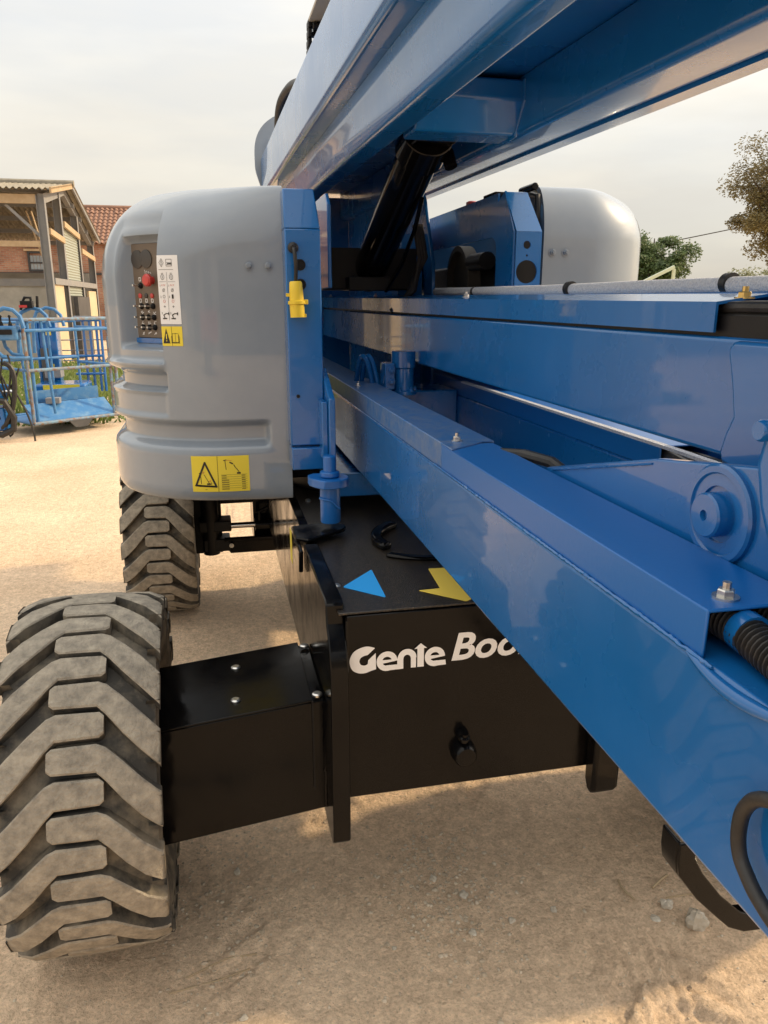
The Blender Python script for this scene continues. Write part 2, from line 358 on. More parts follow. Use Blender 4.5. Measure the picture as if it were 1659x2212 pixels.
def corr(y0, z0, y1, z1):
    A = []; n = 400; x0, x1 = -16., GX+.25
    for i in range(n+1):
        x = x0+(x1-x0)*i/n; hh = .03*math.sin(x*2*math.pi/.15)
        A.append([(x, y0, z0+hh), (x, y1, z1+hh)])
    A = np.array(A); B = A.copy(); B[..., 2] -= .02
    m = MB(); m.grid(A); m.grid(B, flip=True); return m
roofs = obj('roof', corr(21.75, 4.36, 25.2, 4.90), ASB, shed, ang=60)
obj('roof', corr(30.3, 3.72, 25.2, 4.90), ASB, shed, ang=60)
mb = MB(); mb.cyl((-16, 25.2, 4.93), (GX+.27, 25.2, 4.93), .10, n=10); obj('ridge_cap', mb, ASB, roofs)
for i, y in enumerate((22.6, 23.3, 24.0, 24.7)):
    mb = MB(); mb.box(-16, GX+.06, y-.04, y+.04, 4.26+.156*(y-22), 4.38+.156*(y-22)); obj('purlin', mb, STEEL, shed)
for y in (26.2, 27.4, 28.6, 29.8):
    mb = MB(); mb.box(-16, GX+.06, y-.04, y+.04, 4.72-.232*(y-25.2)-.11, 4.72-.232*(y-25.2)+.02); obj('purlin', mb, STEEL, shed)
mb = MB(); mb.bar((GX+.2, 21.75, 4.33), (GX+.2, 25.2, 4.87), .05, .14); obj('verge_board', mb, TIMB, shed)
mb = MB(); mb.bar((GX+.2, 25.2, 4.87), (GX+.2, 30.2, 3.69), .05, .14); obj('verge_board', mb, STEEL, shed)
mb = MB(); mb.box(-16, GX-.2, 21.92, 22.0, 4.02, 4.24); obj('eaves_beam', mb, TIMB, shed)
mb = MB(); mb.box(-16, GX-.2, 21.9, 21.96, 2.99, 3.13); obj('timber_rail', mb, TIMB, shed)
for (y0, z0, y1, z1) in ((22.1, 3.39, 24.1, 3.29), (24.3, 3.76, 26.9, 3.60), (27.1, 3.20, 29.9, 3.08)):
    mb = MB(); mb.bar((GX+.02, y0, z0), (GX+.02, y1, z1), .06, .15); obj('timber_rail', mb, TIMB, shed)
mb = MB(); mb.bar((-4.9, 22.05, 4.0), (-4.15, 22.05, 3.25), .06, .07); obj('brace', mb, STEEL, shed)
for k in range(2):
    mb = MB(); mb.bar((-4.62+.12*k, 23.0, 3.95), (-4.15+.06*k, 22.6, 2.3), .035, .035); obj('pole', mb, TIMB, shed)
mb = MB(); mb.box(-16, GX-.21, 23.45, 23.6, 0, 2.05); obj('concrete_wall', mb, CONC, shed)
mb = MB(); mb.box(-16, GX-.21, 23.4, 23.62, 2.05, 2.25); obj('wall_rail', mb, STEEL, shed)
mb = MB(); mb.box(GX-.10, GX-.03, 22.2, 23.55, 0, 2.08); obj('ply_panel', mb, PLY, shed)
mb = MB(); mb.box(GX-.10, GX-.03, 28.1, 29.8, 0, 1.98); obj('ply_panel', mb, PLY, shed)
mb = MB(); mb.box(GX-.09, GX+.03, 22.11, 29.85, 2.08, 2.24); obj('sill_rail', mb, STEEL, shed)
mb = MB(); mb.box(GX+.04, GX+.16, 24.5, 26.8, 0, 1.78); obj('sheet_door', mb, DARKSH, shed)
A = []
for i in range(121):
    zz = 1.80+1.85*i/120; A.append([(GX-.06+.012*math.sin(i*2*math.pi/5), 24.35, zz), (GX-.06+.012*math.sin(i*2*math.pi/5), 26.88, zz)])
A = np.array(A); B = A.copy(); B[..., 0] -= .02
mb = MB(); mb.grid(A, flip=True); mb.grid(B); obj('roller_shutter', mb, SHUT, shed)
mb = MB(); mb.box(-15.8, GX-.21, 29.9, 30.0, 0, 2.6); obj('back_wall', mb, CONC, shed)

# ------------------------------------------------------------------ grass
mb = MB(); n = 11000
gxs = RNG.uniform(-6.5, 2.2, n); gys = RNG.uniform(11.2, 21.8, n)
for x, y in zip(gxs, gys):
    if x > -4.6 and y < 12.0+RNG.random()*1.2 and x > -1.2: continue
    h_ = RNG.uniform(.08, .26); a = RNG.uniform(0, math.pi); dx = .022*math.cos(a); dy = .022*math.sin(a); lx, ly = RNG.normal(0, .09, 2)
    mb.add([(x-dx, y-dy, -.02), (x+dx, y+dy, -.02), (x+dx*.5+lx*.4, y+dy*.5+ly*.4, h_*.6), (x+lx, y+ly, h_)], [(0, 1, 2), (0, 2, 3)])
obj('grass', mb, GRASSM, loc=(-2, 15, 0), kind='stuff')

# ------------------------------------------------------------------ trees
def tree(name, base, ht, crown, leafm, n_cl, n_leaf, leaf, label, trunk_r=.22, crad=.5):
    t = empty(name, base, label, 'tree' if 'tree' in name else 'bush')
    b = Vector(base); mbk = MB(); ctr = Vector(crown[0]); ext = Vector(crown[1])
    top = Vector((b.x, b.y, ht*.62)); mbk.tube([b-Vector((0,0,.2)), b.lerp(top, .5)+Vector((.1, .1, 0)), top, Vector((ctr.x, ctr.y, ht*.9))], [trunk_r, trunk_r*.75, trunk_r*.5, trunk_r*.12], 9)
    rest = MB(); cl = []
    for i in range(n_cl):
        d = Vector(RNG.normal(0, 1, 3)).normalized(); rr = RNG.uniform(.35, 1.) ** .6
        c = ctr+Vector((d.x*ext.x, d.y*ext.y, d.z*ext.z))*rr; cl.append(c)
        f = b.lerp(top, RNG.uniform(.55, 1.)); mid = f.lerp(c, .55)+Vector(RNG.normal(0, .15, 3))
        mbk.tube([f, mid, c], [trunk_r*.22, trunk_r*.12, trunk_r*.03], 5)
    obj('trunk', mbk, BARK, t)
    lv = MB(); per = n_leaf//n_cl
    for c in cl:
        r0 = crad*RNG.uniform(.6, 1.25)
        P_ = RNG.normal(0, 1, (per, 3)); P_ = P_/np.linalg.norm(P_, axis=1)[:, None]*(RNG.random((per, 1))**.45)*r0*np.array([1, 1, .7])
        for q in P_:
            u = Vector(RNG.normal(0, 1, 3)).normalized(); v_ = u.orthogonal().normalized()*leaf*.32; u = u*leaf*RNG.uniform(.6, 1.2)*.5; p = c+Vector(q)
            lv.add([p-u, p+v_, p+u, p-v_], [(0, 1, 2, 3)])
    obj('crown', lv, leafm, t); return t
tree('tall_tree', (21.4, 26, 0), 9.5, ((21.4, 26, 5.45), (2.6, 2.6, 2.5)), LEAFB, 130, 46000, .12, 'tall tree with bronze thinning leaves at the right edge', .3, .62)
tree('round_tree', (18.0, 30, 0), 4.6, ((18.0, 30, 2.95), (1.6, 1.5, 1.35)), LEAFG, 60, 20000, .14, 'round green tree just beside the right grey machine cover', .16, .5)
tree('sparse_bush', (15.6, 20, 0), 2.6, ((15.7, 20, 2.05), (1.25, .8, .62)), LEAFP, 46, 3600, .09, 'low sparse pale bush at the right beneath the tall tree', .06, .3)
mb = MB(); pts = []
for i in range(25):
    u = i/24; x = 4+30*u; z = 3.30+(x-15)*.21*.9+.9*(u-.5)**2; pts.append((x, 30.5, z))
cable_ = obj('overhead_cable', mb.tube(pts, .022, 6), CABLE, cat='cable', label='thin black overhead cable crossing the sky towards the tall tree')
t = empty('glazed_frame', (8.6, 14, 0), 'pale green sloping frame with a glass panel in front of the round tree', 'frame')
mb = MB(); mb.bar((7.9, 14, 1.86), (8.88, 14, 2.30), .05, .06); obj('sloping_bar', mb, GFRAME, t)
mb = MB(); mb.bar((8.88, 14, 0), (8.88, 14, 2.26), .05, .05, up=(0, 1, 0)); obj('post', mb, GFRAME, t)
mb = MB(); mb.bar((7.9, 14, 0), (7.9, 14, 1.82), .05, .05, up=(0, 1, 0)); obj('post', mb, GFRAME, t)
mb = MB(); mb.bar((7.9, 14, 1.2), (8.88, 14, 1.2), .05, .05); obj('cross_bar', mb, GFRAME, t)


# ================================================================== SECOND LIFT AT THE BACK LEFT
uB = Vector((.94, .74, 0)).normalized(); vB = Vector((-uB.y, uB.x, 0))
bo = Vector((-2.245, 10.2, 0))
def bp(u, v, z): p = bo+uB*u+vB*v; return (p.x, p.y, z)
plat = empty('work_platform', tuple(bo), 'scuffed blue work platform cage with rusty rails standing by the grass', 'work platform')
WB, DB = 1.20, .95; z0b, z1b = .17, 1.44
def rail(name, pts, r=.021, m=None, par=None): return obj(name, MB().tube(pts, r, 8), m or BLUEOLD, par or plat)
for z, m_ in ((z1b, RUSTY), (z1b-.13, BLUEOLD), (.83, RUSTY)):
    rail('top_rail' if z == z1b else 'mid_rail', [bp(0, 0, z), bp(WB, 0, z)], .021, m_)
rail('bottom_rail', [bp(0, 0, z0b), bp(WB, 0, z0b)], .022, RUSTY)
for u, m_ in ((0, RUSTY), (.07, BLUEOLD), (WB-.06, RUSTY), (WB, RUSTY)):
    rail('corner_post', [bp(u, .0 if u in (0, WB) else .03, z0b), bp(u, .0 if u in (0, WB) else .03, z1b)], .021, m_)
for u in (.30, ): rail('post', [bp(u, .02, z0b+.1), bp(u-.06, .02, z1b)], .018, BLUEOLD)
for z in (z1b, z1b-.13, .83, z0b):
    rail('side_rail', [bp(0, 0, z), bp(0, DB, z)], .019); rail('side_rail', [bp(WB, 0, z), bp(WB, DB, z)], .019, RUSTY if z > 1.4 else BLUEOLD)
for z in (z1b-.05, .9, z0b): rail('back_rail', [bp(0, DB, z), bp(WB, DB, z)], .019)
for u in (0, .4, .8, WB): rail('post', [bp(u, DB, z0b), bp(u, DB, z1b-.05)], .018)
mb = MB(); mb.prism([bp(.02, .02, z0b-.02), bp(WB-.02, .02, z0b-.02), bp(WB-.02, DB, z0b-.02), bp(.02, DB, z0b-.02)], (0, 0, .015)); obj('floor', mb, BLUEOLD, plat)
mb = MB(); mb.prism([bp(.04, .03, z0b+.01), bp(WB-.04, .03, z0b+.01), bp(WB-.04, .30, z0b+.20), bp(.04, .30, z0b+.20)], (0, 0, .012)); obj('kick_plate', mb, BLUEOLD, plat, label='sloping blue kick plate with chipped paint')
mb = MB(); mb.prism([bp(.20, .42, z0b+.20), bp(WB-.05, .42, z0b+.20), bp(WB-.05, .42, z0b+.36), bp(.20, .42, z0b+.36)], vB*.02); obj('toe_board', mb, BLUEOLD, plat)
mb = MB(); mb.prism([bp(.45, -.03, z0b-.01), bp(.78, -.03, z0b-.01), bp(.70, -.03, z0b-.10), bp(.53, -.03, z0b-.10)], vB*.03); obj('step', mb, DARKSH, plat)
mb = MB(); mb.box(-2.17, -2.0, 10.62, 10.75, .37, .44); obj('grey_block', mb, STEEL, plat)
# console and hoops belong to the cage
mb = MB(); mb.box(-2.72, -2.30, 10.12, 10.35, 1.20, 1.37); con = obj('console', mb, BLUEOLD, plat, bevel=.02)
for x in (-2.62, -2.48, -2.38):
    mb = MB(); mb.cyl((x, 10.2, 1.37), (x, 10.2, 1.42), .025, .015, 10); mb.cyl((x, 10.2, 1.42), (x, 10.2, 1.47), .010, .012, 8); mb.ball((x, 10.2, 1.48), .018); obj('joystick', mb, BLACKM, con)
mb = MB(); mb.box(-2.50, -2.35, 10.10, 10.118, 1.27, 1.33); obj('foot_guard', mb, BLACKM, con, bevel=.006)
def hoop(dx, dy): return [(-2.62+dx, 10.2+dy, 1.0), (-2.60+dx, 10.2+dy, 1.38), (-2.54+dx, 10.2+dy, 1.52), (-2.42+dx, 10.2+dy, 1.575), (-2.32+dx, 10.2+dy, 1.555), (-2.25+dx, 10.2+dy, 1.48), (-2.22+dx, 10.2+dy, 1.34)]
rail('hoop', hoop(0, -.05), .026); rail('hoop', hoop(.20, .45), .024); rail('hoop', hoop(.32, .75), .022)
rail('hoop', [(-2.60, 10.15, 1.34), (-2.57, 10.15, 1.10), (-2.50, 10.15, 1.01), (-2.38, 10.15, .985), (-2.20, 10.2, .985)], .024); rail('hoop', [(-2.52, 10.3, 1.32), (-2.49, 10.3, 1.12), (-2.42, 10.3, 1.03), (-2.28, 10.3, 1.0)], .022)
mb = MB(); mb.tube([(-2.33, 10.6, 1.55), (-2.31, 10.6, 1.62), (-2.27, 10.6, 1.70), (-2.20, 10.6, 1.70), (-2.20, 10.6, 1.60)], .018, 8); mb.box(-2.32, -2.18, 10.55, 10.66, 1.575, 1.66); mb.cyl((-2.13, 10.6, 1.58), (-2.12, 10.6, 1.72), .018, n=8); obj('spot_lamp', mb, BLACKM, plat, bevel=.008)
mb = MB(); mb.box(-2.335, -2.24, 10.545, 10.55, 1.58, 1.61); obj('red_tag', mb, REDP, plat)

# second lift: mast, box and back rails behind the cage
mast = empty('personnel_lift', (-2.2, 12.2, 0), 'bright blue personnel lift with mast and rails behind the scuffed cage', 'lift')
mb = MB(); mb.box(-2.46, -2.22, 12.1, 12.3, .1, 1.36); mb.box(-2.50, -2.46, 12.05, 12.3, .1, 1.40); obj('mast', mb, BLUE, mast, bevel=.01)
for z in (1.18, .68): obj('yellow_label', MB().box(-2.36, -2.29, 12.09, 12.0985, z, z+.09), YST, mast)
mb = MB(); mb.box(-2.46, -1.78, 11.4, 12.0, .32, .54); obj('base_box', mb, BLUE, mast, bevel=.03)
obj('yellow_stripe', MB().box(-2.34, -1.86, 11.392, 11.3985, .47, .535), YST, mast)
mb = MB(); mb.box(-2.36, -2.14, 11.7, 11.95, .60, .72); obj('battery_box', mb, STEEL, mast, bevel=.01)
mb = MB(); mb.box(-2.44, -2.32, 11.98, 12.06, .52, 1.0); obj('mast_foot', mb, DARKSH, mast)
for x in (-1.84, -1.75, -1.66, -1.60): rail('post', [(x, 12.1, .36), (x, 12.1, 1.39)], .019, BLUE, mast)
for z, x in ((1.39, -2.44), (1.27, -2.44), (.88, -2.22), (.62, -2.0)): rail('rail', [(x, 12.08, z), (-1.60, 12.08, z)], .019, BLUE, mast)
for z in (1.10, .95, .80): rail('wire', [(-2.2, 12.3, z), (-1.2, 12.3, z)], .008, RUSTY, mast)
for x in (-1.9, -1.75): rail('rail', [(x, 12.1, .36), (x+.05, 11.6, .42), (x-.1, 11.2, .42)], .019, BLUE, mast)
mb = MB(); mb.cyl((-1.5, 12.2, .10), (-1.5, 12.2, .1001), .01, n=6)
for (x, y) in ((-2.4, 11.5), (-1.85, 11.5), (-2.4, 12.2), (-1.8, 12.2)):
    obj('castor', MB().cyl((x, y, .09), (x+.05, y, .09), .09, n=16), RUBBER, mast)
mb = MB(); mb.box(-2.46, -1.78, 11.42, 12.25, .10, .32); obj('chassis', mb, DARKSH, mast)
# jib and hoses left of the cage
jib = empty('blue_jib', (-2.9, 10.0, 0), 'blue jib arm with tangled black hoses left of the cage', 'jib')
mb = MB(); mb.bar((-3.6, 9.7, .80), (-2.48, 10.1, .58), .14, .20); obj('jib_arm', mb, BLUE, jib, bevel=.01)
mb = MB(); mb.box(-2.95, -2.50, 9.9, 10.2, .14, .42); obj('jib_foot', mb, BLUE, jib, bevel=.02)
mb = MB(); mb.cyl((-2.9, 9.95, .62), (-2.42, 10.05, .60), .02, n=10); obj('rod', mb, CHROME, jib)
obj('foot_hole', MB().lathe([(.03, 0), (.03, .004), (.0005, .004)], (-2.58, 9.899, .30), (0, -1, 0), 14), BLACKM, jib)
for k in range(7):
    a, b, c, d = RNG.normal(0, .05, 4); P_ = []
    for i in range(14):
        t_ = i/13; P_.append((-2.48+.10*math.sin(t_*5+k)+a*1.5, 9.92+.03*k*.3, .95-.85*t_+.10*math.sin(t_*7+k*1.3)))
    obj('hose', MB().tube(P_, .012 if k else .03, 7), CABLE, jib)
obj('hose', MB().tube([(-2.72, 9.9, .45), (-2.60, 9.88, .52), (-2.48, 9.88, .50), (-2.40, 9.9, .30), (-2.42, 9.9, .16), (-2.55, 9.88, .10), (-2.7, 9.9, .12)], .04, 9), CABLE, jib)

# ------------------------------------------------------------------ unseen building and trailer added behind the viewpoint for the gloss to mirror
wk = empty('added_workshop', (0, -20, 0), 'long grey clad building with dark doors, unseen, added for reflections', 'added_workshop')
obj('wall', MB().box(-16, 18, -26, -20, 0, 3.4), CONC, wk)
obj('roof', MB().prism([(-16.3, -19.6, 3.4), (-16.3, -23, 4.7), (-16.3, -26.4, 3.4)], (34.6, 0, 0)), ASB, wk)
for x in (-11, -5.5, 0.5, 6.5, 12):
    obj('door', MB().box(x-1.6, x+1.6, -19.99, -19.9, 0, 2.9), DARKSH, wk)
tr2 = empty('added_trailer', (-4, -13, 0), 'red farm trailer, unseen, added for the gloss to mirror', 'trailer')  # trailer added out of view, only to show up in reflections
obj('bed', MB().box(-6.2, -1.8, -14.4, -12.4, .75, 1.45), REDP, tr2, bevel=.02)
for x in (-5.2, -4.1): obj('wheel', MB().cyl((x, -12.35, .42), (x, -12.6, .42), .42, n=20), RUBBER, tr2)
obj('drawbar', MB().bar((-1.8, -13.4, .75), (-.4, -13.4, .55), .1, .1), BLACKM, tr2)

# ================================================================== BOOM LIFT
CXM = .66
lift = empty('boom_lift', (CXM, 3.0, 0), 'large blue articulated boom lift with grey covers and black chassis', 'boom lift')
def poly_yz(x0, x1, pts, mb=None): mb = mb or MB(); return mb.prism([(x0, y, z) for y, z in pts], (x1-x0, 0, 0))
def poly_xz(y0, y1, pts, mb=None): mb = mb or MB(); return mb.prism([(x, y0, z) for x, z in pts], (0, y1-y0, 0))
def poly_xy(z0, z1, pts, mb=None): mb = mb or MB(); return mb.prism([(x, y, z0) for x, y in pts], (0, 0, z1-z0))
def spl(pts, k=5):
    P_ = [Vector(p) for p in pts]; out = []
    for i in range(len(P_)-1):
        a = P_[max(i-1, 0)]; b = P_[i]; c = P_[i+1]; d = P_[min(i+2, len(P_)-1)]
        for j in range(k):
            t = j/k; out.append(.5*((2*b)+(c-a)*t+(2*a-5*b+4*c-d)*t*t+(3*b-a-3*c+d)*t**3))
    return out+[P_[-1]]
def arc(cx, cy, r, a0, a1, n): return [(cx+r*math.cos(rad(a0+(a1-a0)*i/n)), cy+r*math.sin(rad(a0+(a1-a0)*i/n))) for i in range(n+1)]

# ---- chassis
mb = MB(); mb.box(.268, 1.052, 1.64, 4.45, .470, .945)
chassis = obj('chassis_frame', mb, BLACK, lift, bevel=.004)
mb = MB(); mb.box(.268, 1.052, 1.622, 1.6385, .462, .950); obj('front_plate', mb, BLACK, chassis, bevel=.002)
mb = MB(); mb.box(.250, 1.07, 1.628, 4.46, .9515, .9575); obj('deck_plate', mb, DECK, chassis, bevel=.0015)
LUG = [(2.10, .34)]+[(1.66, .34)]+[(1.612, .342), (1.592, .36), (1.588, .42), (1.588, .70), (1.590, .82), (1.602, .87), (1.625, .905), (1.645, .925), (1.65, .972), (1.67, .980), (2.10, .980)]
mb = poly_yz(.222, .2655, LUG); obj('side_lug', mb, BLACK, chassis, bevel=.004)
mb = MB(); mb.box(.236, .2655, 2.103, 4.44, .505, .968); obj('side_plate', mb, BLACK, chassis, bevel=.003)
RL = [(2.10, .41)]+[(1.70, .385), (1.63, .385), (1.60, .41), (1.59, .46), (1.588, .82), (1.60, .88), (1.65, .972), (2.10, .972)]
obj('side_lug', poly_yz(1.0545, 1.098, RL), BLACK, chassis, bevel=.006)
obj('side_plate', MB().box(1.0545, 1.084, 2.103, 4.44, .505, .968), BLACK, chassis, bevel=.003)
mb = MB(); mb.prism([(.905, 1.6218, .69), (.905, 1.6218, .43), (.905, 1.605, .402), (.905, 1.585, .398), (.905, 1.57, .42), (.905, 1.565, .62)], (.075, 0, 0)); obj('tow_lug', mb, BLACK, chassis, bevel=.012)
# drain boss
mb = MB(); mb.lathe([(.033, 0), (.031, .022), (.028, .030), (.024, .034)], (.562, 1.6215, .556), (0, -1, 0), 24); boss = obj('drain_boss', mb, BLACK, chassis, bevel=0)
obj('weld_bead', MB().tube([(.2672, 1.6205+.0006*RNG.normal(), z) for z in np.linspace(.47, .94, 90)], .0035, 6), BLACK, chassis)
mb = MB(); mb.lathe([(.017, 0), (.017, .012), (.014, .02)], (.557, 1.6215, .607), (0, -1, 0), 20); mb.lathe([(.011, 0), (.011, .008), (.014, .009), (.014, .014), (.009, .016), (.009, .026)], (.558, 1.603, .596), (0, -.25, 1), 16)
obj('valve', mb, BLACK, chassis)
# deck decals and bolts
zd = .9590
def rounded(poly, r=.012, n=4):
    out = []; k = len(poly)
    for i in range(k):
        p = Vector(poly[i]).to_2d(); a = Vector(poly[i-1]).to_2d(); b = Vector(poly[(i+1) % k]).to_2d()
        u = (a-p).normalized(); v_ = (b-p).normalized(); rr = min(r, (a-p).length*.4, (b-p).length*.4)
        for j in range(n+1):
            t_ = j/n; q = (p+u*rr)*(1-t_)**2+p*2*t_*(1-t_)+(p+v_*rr)*t_**2; out.append((q.x, q.y))
    return out
obj('triangle_decal', poly_xy(zd-.001, zd, rounded([(.286, 1.792), (.384, 1.905), (.379, 1.700)], .008)), TRI, chassis, label='light blue triangle decal')
arrow = [(.536, 1.879), (.600, 1.874), (.625, 1.735), (.690, 1.735), (.565, 1.622+.012), (.468, 1.728), (.526, 1.731)]
obj('arrow_decal', poly_xy(zd-.001, zd, rounded(arrow, .006)), ARR, chassis, label='yellow arrow decal')
for (x, y) in ((.272, 1.80), (.305, 2.675), (1.04, 1.80)):
    obj('deck_bolt', MB().lathe([(.011, 0), (.011, .003), (.008, .007), (.003, .008)], (x, y, zd-.001), (0, 0, 1), 12), ZINC, chassis)
def ringseg(cx, cy, r0, r1, z0, z1, a0, a1, n=24):
    return poly_xy(z0, z1, arc(cx, cy, r1, a0, a1, n)+arc(cx, cy, r0, a1, a0, n))
obj('hose_guide', ringseg(.62, 2.13, .155, .190, zd-.001, zd+.022, 120, 205), BLACK, chassis, bevel=.008)
obj('hose_guide', ringseg(.60, 2.17, .205, .235, zd-.001, zd+.010, 228, 330), BLACK, chassis, bevel=.006)
# lock bracket at the deck edge
mb = poly_xy(.972, .984, [(.205, 2.16), (.24, 2.13), (.335, 2.20)]+arc(.322, 2.25, .05, -60, 90, 8)+[(.24, 2.29), (.205, 2.28)])
mb.prism([(.205, 2.06, .972), (.205, 2.25, .972), (.205, 2.25, .90), (.205, 2.08, .90)], (.013, 0, 0)); obj('lock_bracket', mb, BLACK, chassis, bevel=.004)
obj('warning_strip', MB().prism([(.2045, 2.28, .965), (.2045, 2.33, .965), (.2045, 2.33, .86), (.2045, 2.28, .86)], (.0015, 0, 0)), YST, chassis)

# ---- lettering on the front plate
def text_tris(s, size, offset=0., shear=0.):
    cu = bpy.data.curves.new('tmp', 'FONT'); cu.body = s; cu.size = size; cu.offset = offset; cu.shear = shear; cu.resolution_u = 4
    o = bpy.data.objects.new('tmp', cu); COL.objects.link(o); dg = bpy.context.evaluated_depsgraph_get()
    me = bpy.data.meshes.new_from_object(o.evaluated_get(dg)); v = [tuple(p.co) for p in me.vertices]; f = [tuple(p.vertices) for p in me.polygons]
    bpy.data.objects.remove(o); bpy.data.curves.remove(cu); bpy.data.meshes.remove(me); return v, f
class Flat:                                   # flat print: 2-D faces placed by a mapping function
    def __init__(s): s.mb = MB()
    def poly(s, pts, fn, m=0):
        if 'FY' in globals() and fn is fp: FY[0] -= .00012
        s.mb.add([fn(*p) for p in pts], [tuple(range(len(pts)))], m)
    def strip(s, A, B, fn, m=0):
        if 'FY' in globals() and fn is fp: FY[0] -= .00012
        k = len(A); s.mb.add([fn(*p) for p in A]+[fn(*p) for p in B], [(i, i+1, k+i+1, k+i) for i in range(k-1)], m)
    def ring(s, cx, cy, rx, ry, tx, ty, a0, a1, fn, m=0, n=22):
        A = []; B = []
        for i in range(n+1):
            a = rad(a0+(a1-a0)*i/n); A.append((cx+rx*math.cos(a), cy+ry*math.sin(a))); B.append((cx+(rx-tx)*math.cos(a), cy+(ry-ty)*math.sin(a)))
        s.strip(A, B, fn, m)
    def line(s, pts, wd, fn, m=0):
        for (a, b) in zip(pts[:-1], pts[1:]):
            a = Vector(a).to_2d(); b = Vector(b).to_2d(); d = (b-a); 
            if d.length < 1e-9: continue
            nrm = Vector((-d.y, d.x)).normalized()*wd/2; e = d.normalized()*wd*.4; k = max(1, int(d.length/.012))
            A = [tuple(a-e+(d+2*e)*i/k+nrm) for i in range(k+1)]; B = [tuple(a-e+(d+2*e)*i/k-nrm) for i in range(k+1)]
            s.strip(A, B, fn, m)
    def text(s, t_, x, y, size, fn, m=0, offset=0., shear=0.):
        v, f = text_tris(t_, size, offset, shear); s.mb.add([fn(x+p[0], y+p[1]) for p in v], f, m)
# letters in image pixels: width of the word block mapped to metres on the plate
U0, US = .272, .000405; VB, VS = .803, .00045
FY = [1.6200]
def fp(u, v): return (U0+(u-130)*US, FY[0], VB+v*VS)
F = Flat()
def sv(x, y): return (x, 420-.085*(x-205)-y+0.)
G = [(284,275),(240,266),(195,276),(155,300),(133,340),(134,375),(150,405),(185,421),(225,420),(258,408),(290,398),(288,304),(243,345),(240,368),(222,376),(200,372),(190,355),(196,335),(215,322),(240,315)]
G1 = spl([(*p, 0) for p in [(284,275),(240,266),(195,276),(155,300),(133,340),(134,375),(150,405),(185,421),(225,420),(258,408),(290,398)]], 4)
G2 = spl([(*p, 0) for p in [(240,368),(222,376),(200,372),(190,355),(196,335),(215,322),(240,315)]], 4)
G = [(p.x, p.y) for p in G1]+[(288,304),(243,345)]+[(p.x, p.y) for p in G2]
F.poly([sv(*p) for p in G], fp)
for cx in (356, 650):
    oy = 55
    F.ring(cx, oy, 63, 57, 34, 31, 5, 300, fp); F.poly([(cx-38, oy-13), (cx+63, oy-1), (cx+62, oy+8), (cx-30, oy+8)], fp)
    F.poly([(cx-12, 0), (cx+70, 2), (cx+66, 31), (cx-5, 31)], fp)
F.poly([(418, 2), (455, 2), (455, 66), (418, 66)], fp); F.ring(478, 62, 58, 54, 36, 34, 0, 180, fp); F.poly([(501, 4), (533, 4), (533, 62), (501, 62)], fp)
F.poly([(541, 4), (581, 4), (581, 108), (541, 108)], fp); F.poly([(522, 112), (600, 112), (561, 142)], fp)
F.poly([(541, 100), (581, 100), (581, 112), (541, 112)], fp)
tv, tf = text_tris('Boo', 200, 5, .22); bw = max(p[0] for p in tv)-min(p[0] for p in tv); kx = 432/bw
tv, tf = text_tris('Boom', 200, 5, .22); bx = min(p[0] for p in tv)
FY[0] = 1.6198
F.mb.add([fp(755+(p[0]-bx)*kx, 24+p[1]*1.10) for p in tv], tf)
obj('lettering', F.mb, WST, chassis, label='white brand lettering')

# ---- front axle box
def slab8(pts): return MB().add(pts, [(0,3,2,1),(4,5,6,7),(0,1,5,4),(1,2,6,5),(2,3,7,6),(3,0,4,7)])
xa, xb = -.21, .2215
axle = obj('front_axle', slab8([(xa,1.70,.335),(xb,1.70,.385),(xb,2.03,.385),(xa,2.03,.335),(xa,1.70,.655),(xb,1.70,.699),(xb,2.03,.699),(xa,2.03,.655)]), BLACK, lift, bevel=.004)
obj('cover_plate', slab8([(xa,1.694,.6575),(.190,1.694,.6985),(.190,2.036,.6985),(xa,2.036,.6575),(xa,1.694,.663),(.190,1.694,.704),(.190,2.036,.704),(xa,2.036,.663)]), BLACK, axle, bevel=.0015)
for (x, y) in ((.010, 1.945), (.004, 1.765), (.205, 1.715), (.205, 2.0)):
    z = .663+.041*(x-xa)/(.19-xa)+.0005
    mb = MB(); mb.lathe([(.013, -.002), (.013, .003), (.009, .006), (.004, .0062)], (x, y, z), (0, 0, 1), 14); obj('cover_bolt', mb, ZINC, axle)
obj('weld_bead', MB().tube([(.2195+.001*RNG.normal(), 1.6985, z) for z in np.linspace(.39, .695, 60)], .0042, 6), BLACK, axle)
obj('seam', MB().box(.1885, .1925, 1.6925, 1.7, .45, .70), BLACKM, axle)
obj('axle_stub', MB().cyl((-.32, 1.86, .457), (-.19, 1.86, .457), .11, n=20), BLACKM, axle)

